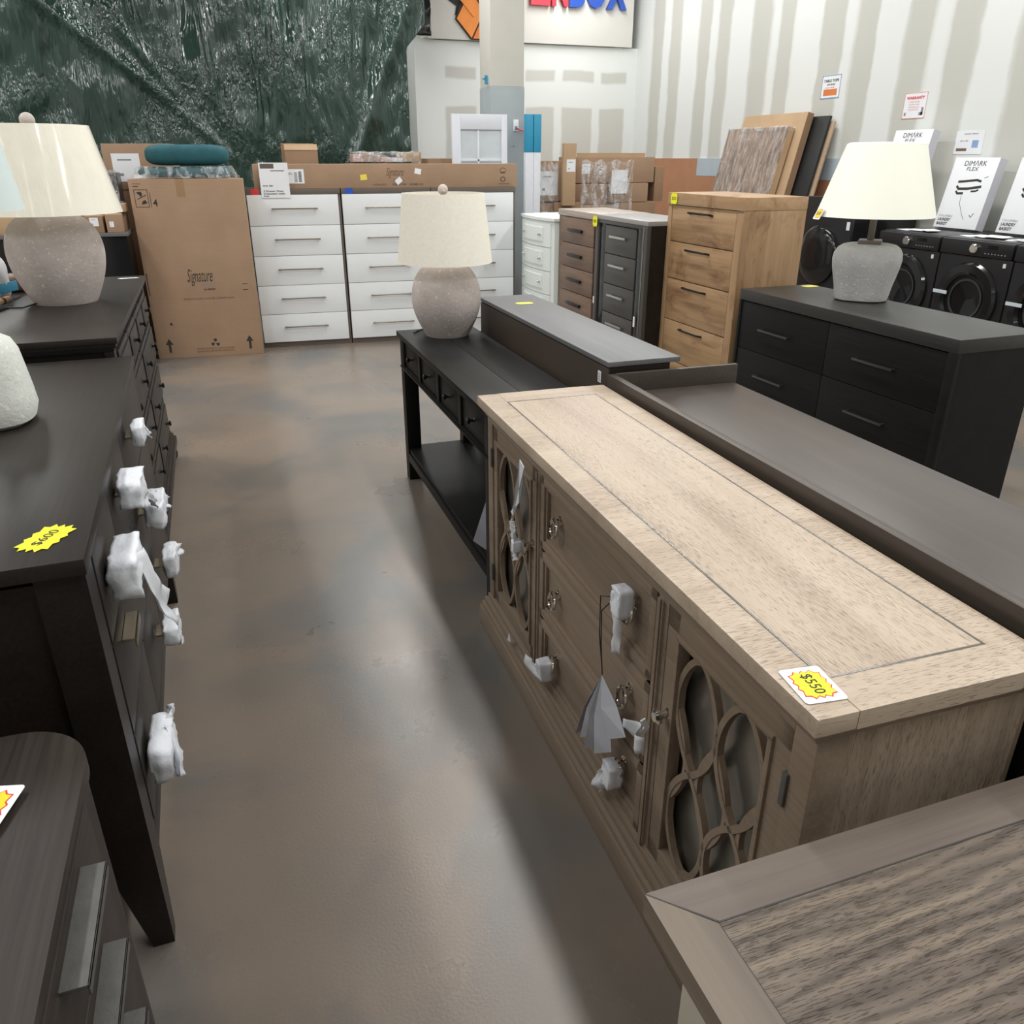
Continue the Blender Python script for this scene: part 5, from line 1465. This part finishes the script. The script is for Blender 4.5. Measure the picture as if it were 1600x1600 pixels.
# ------------------------------------------------------------------ notices on the right wall
def notice(yl, yr, z0, z1, label, kind):
    w_ = yl - yr; h_ = z1 - z0
    r = thing('wall_notice', label, 'notice', (6.079, yl, z0), -90)
    boxes(r, 'sheet', M['paper'], [(0, w_, -0.002, 0, 0, h_)])
    def fr(mt, t=0.008):
        boxes(r, 'printed_border', M[mt], [(0, w_, -0.0026, -0.002, 0, t), (0, w_, -0.0026, -0.002, h_ - t, h_), (0, t, -0.0026, -0.002, 0, h_), (w_ - t, w_, -0.0026, -0.002, 0, h_)])
    Y = -0.0024
    if kind == 0:
        fr('border_blue'); write(r, 'TABLE TOPS', w_ * .1, h_ * .70, w_ * .8, h_ * .12, M['ink'], y=Y, bold=0.03)
        write(r, 'AND MORE', w_ * .28, h_ * .56, w_ * .44, h_ * .07, M['ink'], y=Y, bold=0.02)
        boxes(r, 'orange_block', M['orange_print'], [(w_ * .14, w_ * .86, -0.0026, -0.002, h_ * .12, h_ * .40)])
        write(r, 'SOLD HERE', w_ * .2, h_ * .44, w_ * .5, h_ * .05, M['sign_red'], y=Y)
    elif kind == 1:
        fr('red_print', 0.005); write(r, 'WARRANTY', w_ * .1, h_ * .74, w_ * .8, h_ * .12, M['sign_red'], y=Y, bold=0.04)
        for k in range(4): write(r, ('ONE YEAR', 'ON PARTS AND', 'LABOR ASK US', 'FOR DETAILS')[k], w_ * .25, h_ * (.62 - .1 * k), w_ * .45, h_ * .05, M['red_print'], y=Y)
        boxes(r, 'pictured_chair', M['ink_grey'], [(w_ * .74, w_ * .9, -0.0026, -0.002, h_ * .12, h_ * .24), (w_ * .82, w_ * .92, -0.0026, -0.002, h_ * .12, h_ * .42), (w_ * .08, w_ * .16, -0.0026, -0.002, h_ * .12, h_ * .24)])
    else:
        write(r, 'open box', w_ * .28, h_ * .84, w_ * .5, h_ * .07, M['ink'], y=Y); write(r, '20 x 40', w_ * .18, h_ * .55, w_ * .28, h_ * .06, M['ink'], y=Y)
        boxes(r, 'pictured_bench', M['walnut'], [(w_ * .08, w_ * .46, -0.0026, -0.002, h_ * .14, h_ * .26)])
        boxes(r, 'pictured_panel', M['border_blue'], [(w_ * .62, w_ * .84, -0.0026, -0.002, h_ * .28, h_ * .60)])
M['border_blue'] = plain('blue_border', (0.25, 0.38, 0.62), 0.6)
M['orange_print'] = plain('orange_print', (0.68, 0.20, 0.05), 0.6)
M['red_print'] = plain('pale_red_print', (0.75, 0.30, 0.25), 0.6)
notice(7.71, 7.43, 2.105, 2.315, 'white notice with blue border reading TABLE TOPS on the right wall', 0)
notice(6.53, 6.265, 1.875, 2.085, 'white notice with red heading WARRANTY on the right wall', 1)
notice(5.86, 5.575, 1.578, 1.757, 'white notice with small furniture pictures, lowest on the right wall', 2)

# ------------------------------------------------------------------ boards leaning on the right wall
def leaning(name, label, y0, wd, ln, x, th, mat, edge=None, ang=13, seg=None, cat='board'):
    r = thing(name, label, cat, (x, y0, 0.001), -90)
    tilt = Matrix.Rotation(R(-ang), 4, 'X')
    MB().box(0, wd, 0, th, 0, ln, bev=0.004, mtx=tilt).build('panel', mat, r)
    if edge: MB().box(wd, wd + 0.002, 0.002, th - 0.002, 0.002, ln - 0.002, mtx=tilt).build('edge_strip', edge, r)
    return r, tilt
M['planked'] = wood('striped_veneer', (0.10, 0.065, 0.045), (0.25, 0.175, 0.13), (0.45, 0.36, 0.29), 2, 0.4, 1.7, 0.2, 0.03, contrast=0.1)
r_, tl_ = leaning('wrapped_board', 'film wrapped striped wood table top leaning in front of the brown carton', 8.90, 1.12, 1.90, 5.37, 0.07, M['planked'], M['card_light'], 13, cat='table top')
MB().box(0.0, 1.12, -0.006, -0.004, 0.6, 1.905, mtx=tl_).build('wrapping_film', M['film_thin'], r_)
MB().box(-0.006, 1.126, -0.008, 0.078, 1.86, 1.912, bev=0.004, mtx=tl_).build('film_roll', M['film'], r_)
leaning('flat_carton', 'large flat brown carton leaning upright behind the striped table top', 8.77, 1.12, 2.03, 5.48, 0.08, M['card_light'], M['card_dark'], 12.2, cat='carton')
leaning('board', 'black board leaning behind the flat brown carton', 8.3, 0.88, 1.985, 5.59, 0.03, M['navy'], None, 12.0)
leaning('board', 'grey edged board leaning against the wall behind the black board', 8.2, 0.83, 1.93, 5.635, 0.02, M['card_edge'], None, 11.8)

# ------------------------------------------------------------------ cartons near the back wall
def carton(name, label, x, y, z, wd, dp, ht, rz=0, mat='card', group=None, lab=None, tape=True, flaps=0, top=False):
    r = thing(name, label, 'carton', (x, y, z), rz, group)
    boxes(r, 'carton_body', M[mat], [(0, wd, 0, dp, 0, ht)], 0.004)
    if tape: boxes(r, 'tape', M['card_tape'], [(wd * .46, wd * .54, -0.0006, 0, ht * 0.55, ht), (wd * .46, wd * .54, 0, dp, ht, ht + 0.0006)])
    if lab:
        a, c_, w_, h_ = lab
        q = boxes(r, 'shipping_label', M['paper'], [(a * wd, a * wd + w_, -0.0014, -0.0008, c_ * ht, c_ * ht + h_)])
        each(q, 'label_print', M['ink_grey'], [(a * wd + w_ * .2, a * wd + w_ * .7, -0.002, -0.0014, c_ * ht + h_ * .75, c_ * ht + h_ * .80), (a * wd + w_ * .2, a * wd + w_ * .35, -0.002, -0.0014, c_ * ht + h_ * .2, c_ * ht + h_ * .3)])
    if flaps:
        m1 = Matrix.Translation((0, 0, ht)) @ Matrix.Rotation(R(-flaps), 4, 'X'); MB().box(0, wd, -0.004, 0.0, 0, 0.06, mtx=m1).build('flap', M['card_light'], r)
        m1 = Matrix.Translation((0, dp, ht)) @ Matrix.Rotation(R(flaps), 4, 'X'); MB().box(0, wd, 0, 0.004, 0, 0.07, mtx=m1).build('flap', M['card_light'], r)
    return r
GP = 'cartons on the wrapped pallets by the column'
# left pallet
PY = 8.62
CT = [
    ('small carton at the lower left of the pallet by the column', 3.30, PY, 0.80, 0.20, 0.45, 0.30, 0, 'card_dark', (0.3, 0.55, 0.07, 0.05)),
    ('carton with a white square label under the column side sheet', 3.51, PY - .02, 0.80, 0.19, 0.45, 0.31, 0, 'card', (0.35, 0.62, 0.07, 0.06)),
    ('long carton lying low in front of the slim upright carton', 3.47, PY - .08, 0.98, 0.32, 0.03, 0.13, 0, 'card_dark', None),
    ('carton with a large white sheet beside the blue topped panel', 3.31, PY, 1.12, 0.38, 0.45, 0.40, 0, 'card', (0.02, 0.15, 0.22, 0.24)),
    ('slim tall carton standing upright above the pallet', 3.545, PY - .14, 1.08, 0.145, 0.05, 0.61, 0, 'card_light', (0.25, 0.55, 0.10, 0.12)),
    ('wide open topped carton at the top of the right pallet', 3.76, PY + .02, 1.30, 0.95, 0.5, 0.26, 0, 'card', (0.07, 0.35, 0.10, 0.10)),
    ('dark narrow carton wedged under the open carton', 3.74, PY + .01, 1.08, 0.40, 0.5, 0.21, 0, 'card_dark', None),
    ('carton with a big white paper at the middle of the right pallet', 4.16, PY - .03, 1.10, 0.46, 0.5, 0.195, 0, 'card', None),
    ('film blurred carton at the foot of the right pallet', 3.80, PY - .03, 0.84, 0.42, 0.5, 0.235, 0, 'card', (0.5, 0.08, 0.05, 0.03)),
    ('reddish carton at the lower right of the right pallet', 4.23, PY - .03, 0.84, 0.50, 0.5, 0.255, 0, 'card_dark', None),
    ('carton bulging at the right end of the pallet by the wall', 4.725, PY + .02, 1.10, 0.11, 0.45, 0.36, -4, 'card_dark', None),
]
for i, (lab, x, y, z, wd, dp, ht, rz, mt, lb2) in enumerate(CT):
    carton('pallet_carton', lab, x, y, z, wd, dp, ht, rz, mt, GP, lb2, tape=(i in (7, 9, 10)))
q = boxes(None, 'label_sheet', M['paper'], [(4.155, 4.35, PY - .05, PY - .048, 1.19, 1.43)]); tag(q, 'big white paper sheet taped over the middle of the wrapped right pallet', 'paper sheet')
for i, (x0, x1, lab) in enumerate(((3.28, 3.72, 'low carton base under the left pallet load'), (3.76, 4.76, 'low carton base under the right pallet load'))):
    carton('base_carton', lab, x0, PY, 0.125, x1 - x0, 0.5, 0.67 if i == 0 else 0.71, 0, 'card_dark', None)
    p = thing('pallet', ('narrow' if i == 0 else 'wide') + ' wooden pallet under the wrapped cartons', 'pallet', (x0, PY, 0))
    boxes(p, 'deck', M['card_light'], [(0, x1 - x0, k * 0.13, k * 0.13 + 0.09, 0.10, 0.12) for k in range(4)])
    boxes(p, 'bearer', M['card_dark'], [(0, 0.08, 0, 0.48, 0, 0.10), (x1 - x0 - 0.08, x1 - x0, 0, 0.48, 0, 0.10)])
# open flaps and film over the pallets
MB().box(3.78, 4.60, PY + 0.05, PY + 0.054, 1.56, 1.60).build('cardboard_flap', M['card_light'])
tag(bpy.data.objects['cardboard_flap'], 'light cardboard flap along the top of the right pallet', 'flap')
def filmsheet(x0, x1, z0, z1, y, lab, seed, n=24):
    b = MB(); vs, fs = [], []
    for j in range(n + 1):
        for i in range(n + 1):
            x = x0 + (x1 - x0) * i / n; z = z0 + (z1 - z0) * j / n
            vs.append(Vector((x, y - 0.012 + 0.012 * noise.noise(Vector((x * 9, z * 9, seed))), z + 0.015 * math.sin(i * .9))))
    for j in range(n):
        for i in range(n):
            a = j * (n + 1) + i; fs.append((a, a + 1, a + n + 2, a + n + 1))
    b._add(vs, fs, True)
    o = b.build('stretch_wrap', M['film'], sharp=False)
    o.modifiers.new('thickness', 'SOLIDIFY').thickness = 0.002
    tag(o, lab, 'stretch wrap')
filmsheet(3.285, 3.53, 1.0, 1.50, PY - 0.03, 'clear stretch wrap over the left pallet cartons', 1)
filmsheet(3.78, 4.40, 1.0, 1.52, PY - 0.07, 'clear stretch wrap over the right pallet cartons', 5)

# blue topped white panel beside the column
bp_ = thing('leaning_package', 'tall white wrapped panel with a blue top leaning beside the column', 'panel', (3.035, 8.25, 0.001))
MB().box(0, 0.085, 0, 0.06, 0, 1.60, bev=0.004).build('lower_wrap', M['foam'], bp_)
MB().box(0.0, 0.078, -0.002, 0.06, 1.60, 1.945, bev=0.004).build('blue_sleeve', M['blue'], bp_)
bp2 = thing('leaning_package', 'second white wrapped panel with a blue top, farther right from the column', 'panel', (3.122, 8.25, 0.001))
MB().box(0.0, 0.075, 0, 0.06, 0, 1.60, bev=0.004).build('lower_wrap', M['foam'], bp2)
MB().box(-0.002, 0.078, -0.002, 0.06, 1.60, 1.945, bev=0.004).build('blue_sleeve', M['blue'], bp2)
# white glazed door standing left of the column
gd = thing('glazed_door', 'white cabinet door with glass panes standing left of the column', 'door', (2.262, 8.20, 0.001))
fr = [(0, 0.085, 0, 0.04, 0, 1.935), (0.50, 0.56, 0, 0.04, 0, 1.935), (0.085, 0.50, 0, 0.04, 1.80, 1.935), (0.085, 0.50, 0, 0.04, 0, 0.12), (0.085, 0.50, 0.008, 0.03, 1.515, 1.54), (0.255, 0.275, 0.008, 0.03, 0.12, 1.80)]
boxes(gd, 'frame', M['door_white'], fr, 0.003)
boxes(gd, 'pane', M['pane'], [(0.085, 0.50, 0.018, 0.022, 0.12, 1.80)])
MB().box(-0.01, 0.55, 0.16, 0.20, 0, 1.45, bev=0.004).build('back_board', M['white_front'], gd)

# things showing above the long carton
carton('open_carton', 'small open brown carton above the left end of the long carton', 0.74, 8.9, 1.20, 0.32, 0.3, 0.42, 2, 'card_dark', None, None, False, flaps=28)
carton('carton', 'low brown carton seen right of the middle above the long carton', 2.18, 8.85, 1.2, 0.30, 0.3, 0.345, 3, 'card_dark', None, None, True)
carton('storage_carton', 'broad brown carton stack base behind the white chests', 0.6, 8.85, 0, 1.95, 0.6, 1.195, 0, 'card_dark', None, None, True)
def lumps(label, x0, x1, y, z, n, seed, mats, h=0.05, name='film_bundle'):
    rr = random.Random(seed)
    r = thing(name, label, 'bundle', (x0, y, z))
    b = MB()
    for k in range(n):
        x = (x1 - x0) * k / n
        w_ = (x1 - x0) / n * rr.uniform(1.0, 1.5); hh = h * rr.uniform(0.5, 1.3)
        m_ = Matrix.Translation((x, 0, 0)) @ Matrix.Rotation(R(rr.uniform(-2, 2)), 4, 'Y')
        q = MB().box(0, w_, rr.uniform(-0.02, 0.02), 0.2, 0, hh, bev=0.006, mtx=m_)
        q.build('wrapped_piece', M[rr.choice(mats)], r)
    n2 = 30; vs, fs = [], []
    for j in range(9):
        for i in range(n2 + 1):
            x = (x1 - x0) * i / n2; t = j / 8
            yy = -0.035 + 0.26 * max(0, t - 0.4) / 0.6
            z_ = h * 1.25 * min(1, t / 0.4) + 0.02 * noise.noise(Vector((x * 12, j * .6, seed)))
            vs.append(Vector((x, yy + 0.012 * noise.noise(Vector((x * 14, j, seed + 3))), max(0.002, z_))))
    for j in range(8):
        for i in range(n2):
            a = j * (n2 + 1) + i; fs.append((a, a + 1, a + n2 + 2, a + n2 + 1))
    b._add(vs, fs, True)
    o = b.build('plastic_film', M['film'], r, sharp=False); o.modifiers.new('thickness', 'SOLIDIFY').thickness = 0.002
M['pink_paper'] = plain('pinkish_wrap', (0.62, 0.42, 0.40), 0.4, mott=0.2, scale=30)
lumps('clear plastic bundle with red and tan bits above the middle of the long carton', 1.40, 2.08, 8.88, 1.512, 7, 3, ['pink_paper', 'card', 'foam', 'card_light'], 0.075)
boxes(None, 'plain_carton', M['card_dark'], [(1.36, 2.12, 8.85, 9.2, 1.196, 1.499)])
tag(bpy.data.objects['plain_carton'], 'brown carton carrying the clear plastic bundle behind the long carton', 'carton')

# ------------------------------------------------------------------ far left: black cabinet with parcels
bc = thing('black_cabinet', 'long black cabinet with pale edged top, left of the tall carton', 'cabinet', (-2.9, 7.02, 0), 0)
boxes(bc, 'top', M['charcoal_top'], [(0, 2.26, 0, 0.45, 1.005, 1.03)], 0.002)
boxes(bc, 'body', M['gloss_black'], [(0.01, 2.25, 0.015, 0.44, 0.03, 1.0045)])
boxes(bc, 'plinth', M['blackwood'], [(0.03, 2.23, 0.03, 0.42, 0, 0.03)])
carton('flat_carton', 'flat tan carton lying on the black cabinet behind the wrapped lamp', -2.3, 7.06, 1.031, 1.30, 0.36, 0.125, 0, 'card_light', None)
GL = 'cartons on the black cabinet'
carton('small_carton', 'small brown carton on the black cabinet nearest the tall carton', -0.78, 7.05, 1.031, 0.115, 0.2, 0.13, 2, 'card', GL, (0.2, 0.3, 0.03, 0.04), False)
carton('small_carton', 'small brown carton with a grey label, second from the tall carton', -0.93, 7.06, 1.031, 0.13, 0.2, 0.12, -3, 'card_dark', GL, (0.3, 0.4, 0.06, 0.06), False)
lumps('clear film bundle with brown hardware parts on the black cabinet', -0.98, -0.66, 7.22, 1.165, 5, 11, ['card_dark', 'card', 'foam', 'black_bag'], 0.05)
boxes(None, 'slab_carton', M['card_dark'], [(-0.98, -0.66, 7.27, 7.44, 1.031, 1.154)]); tag(bpy.data.objects['slab_carton'], 'dark brown slab under the film bundle on the black cabinet', 'carton')
gb = thing('wrapped_bundle', 'grey plastic wrapped bundle rising behind the black cabinet', 'bundle', (-1.20, 7.62, 0.001))
boxes(gb, 'inner_stack', M['graphite'], [(0, 0.50, 0, 0.35, 0, 1.44)], 0.01)
n2 = 26; b = MB(); vs, fs = [], []
for j in range(n2 + 1):
    for i in range(n2 + 1):
        x = 0.50 * i / n2; z = 0.9 + 0.56 * j / n2
        vs.append(Vector((x, -0.03 + 0.03 * noise.noise(Vector((x * 8, z * 8, 2))), z)))
for j in range(n2):
    for i in range(n2):
        a = j * (n2 + 1) + i; fs.append((a, a + 1, a + n2 + 2, a + n2 + 1))
b._add(vs, fs, True); o = b.build('film_cover', M['film_dark'], gb, sharp=False); o.modifiers.new('thickness', 'SOLIDIFY').thickness = 0.002
carton('open_carton', 'open brown carton with a white paper on the grey wrapped bundle', -0.82, 8.06, 1.30, 0.55, 0.4, 0.36, -6, 'card', None, (0.12, 0.18, 0.22, 0.22), False)
carton('storage_carton', 'large brown carton standing behind the grey wrapped bundle', -0.86, 8.07, 0.001, 0.56, 0.4, 1.297, -6, 'card_dark', None, None, False)

# small things on the left knobbed dresser
bg = thing('parcel_bag', 'blue and white plastic packet at the left edge beside the wrapped lamp', 'packet', (-0.955, 4.05, 0.999), 70)
o = pillow(M['paper'], 0.20, 0.12, 0.17, 'packet_body', 0, 5, 4, 0.02); o.parent = bg
boxes(bg, 'blue_band', M['blue'], [(-0.08, 0.11, -0.064, -0.058, 0.02, 0.06)], 0.002)
o = pillow(M['walnut'], 0.13, 0.12, 0.075, 'round_pouf', 0, 6, 2.2); o.location = (-0.895, 4.27, 0.996); tag(o, 'small round brown object beside the wrapped lamp on the dresser', 'ornament')
wh = thing('wooden_handle', 'pale wooden tool handle with a black band lying beside the wrapped lamp', 'tool handle', (-0.865, 3.72, 0.996), 82)
MB().tube([(-0.10, 0, 0.018), (-0.02, 0, 0.024), (0.06, 0, 0.026), (0.14, 0, 0.022)], 0.014, 12).build('grip', M['oak'], wh)
MB().tube([(0.055, 0, 0.026), (0.075, 0, 0.0255)], 0.0152, 12).build('black_band', M['ink'], wh)
boxes(None, 'paper_sheet', M['paper'], [(-0.99, -0.83, 4.36, 4.58, 0.9955, 0.9965)]); tag(bpy.data.objects['paper_sheet'], 'white paper sheet lying on the left knobbed dresser', 'paper sheet')
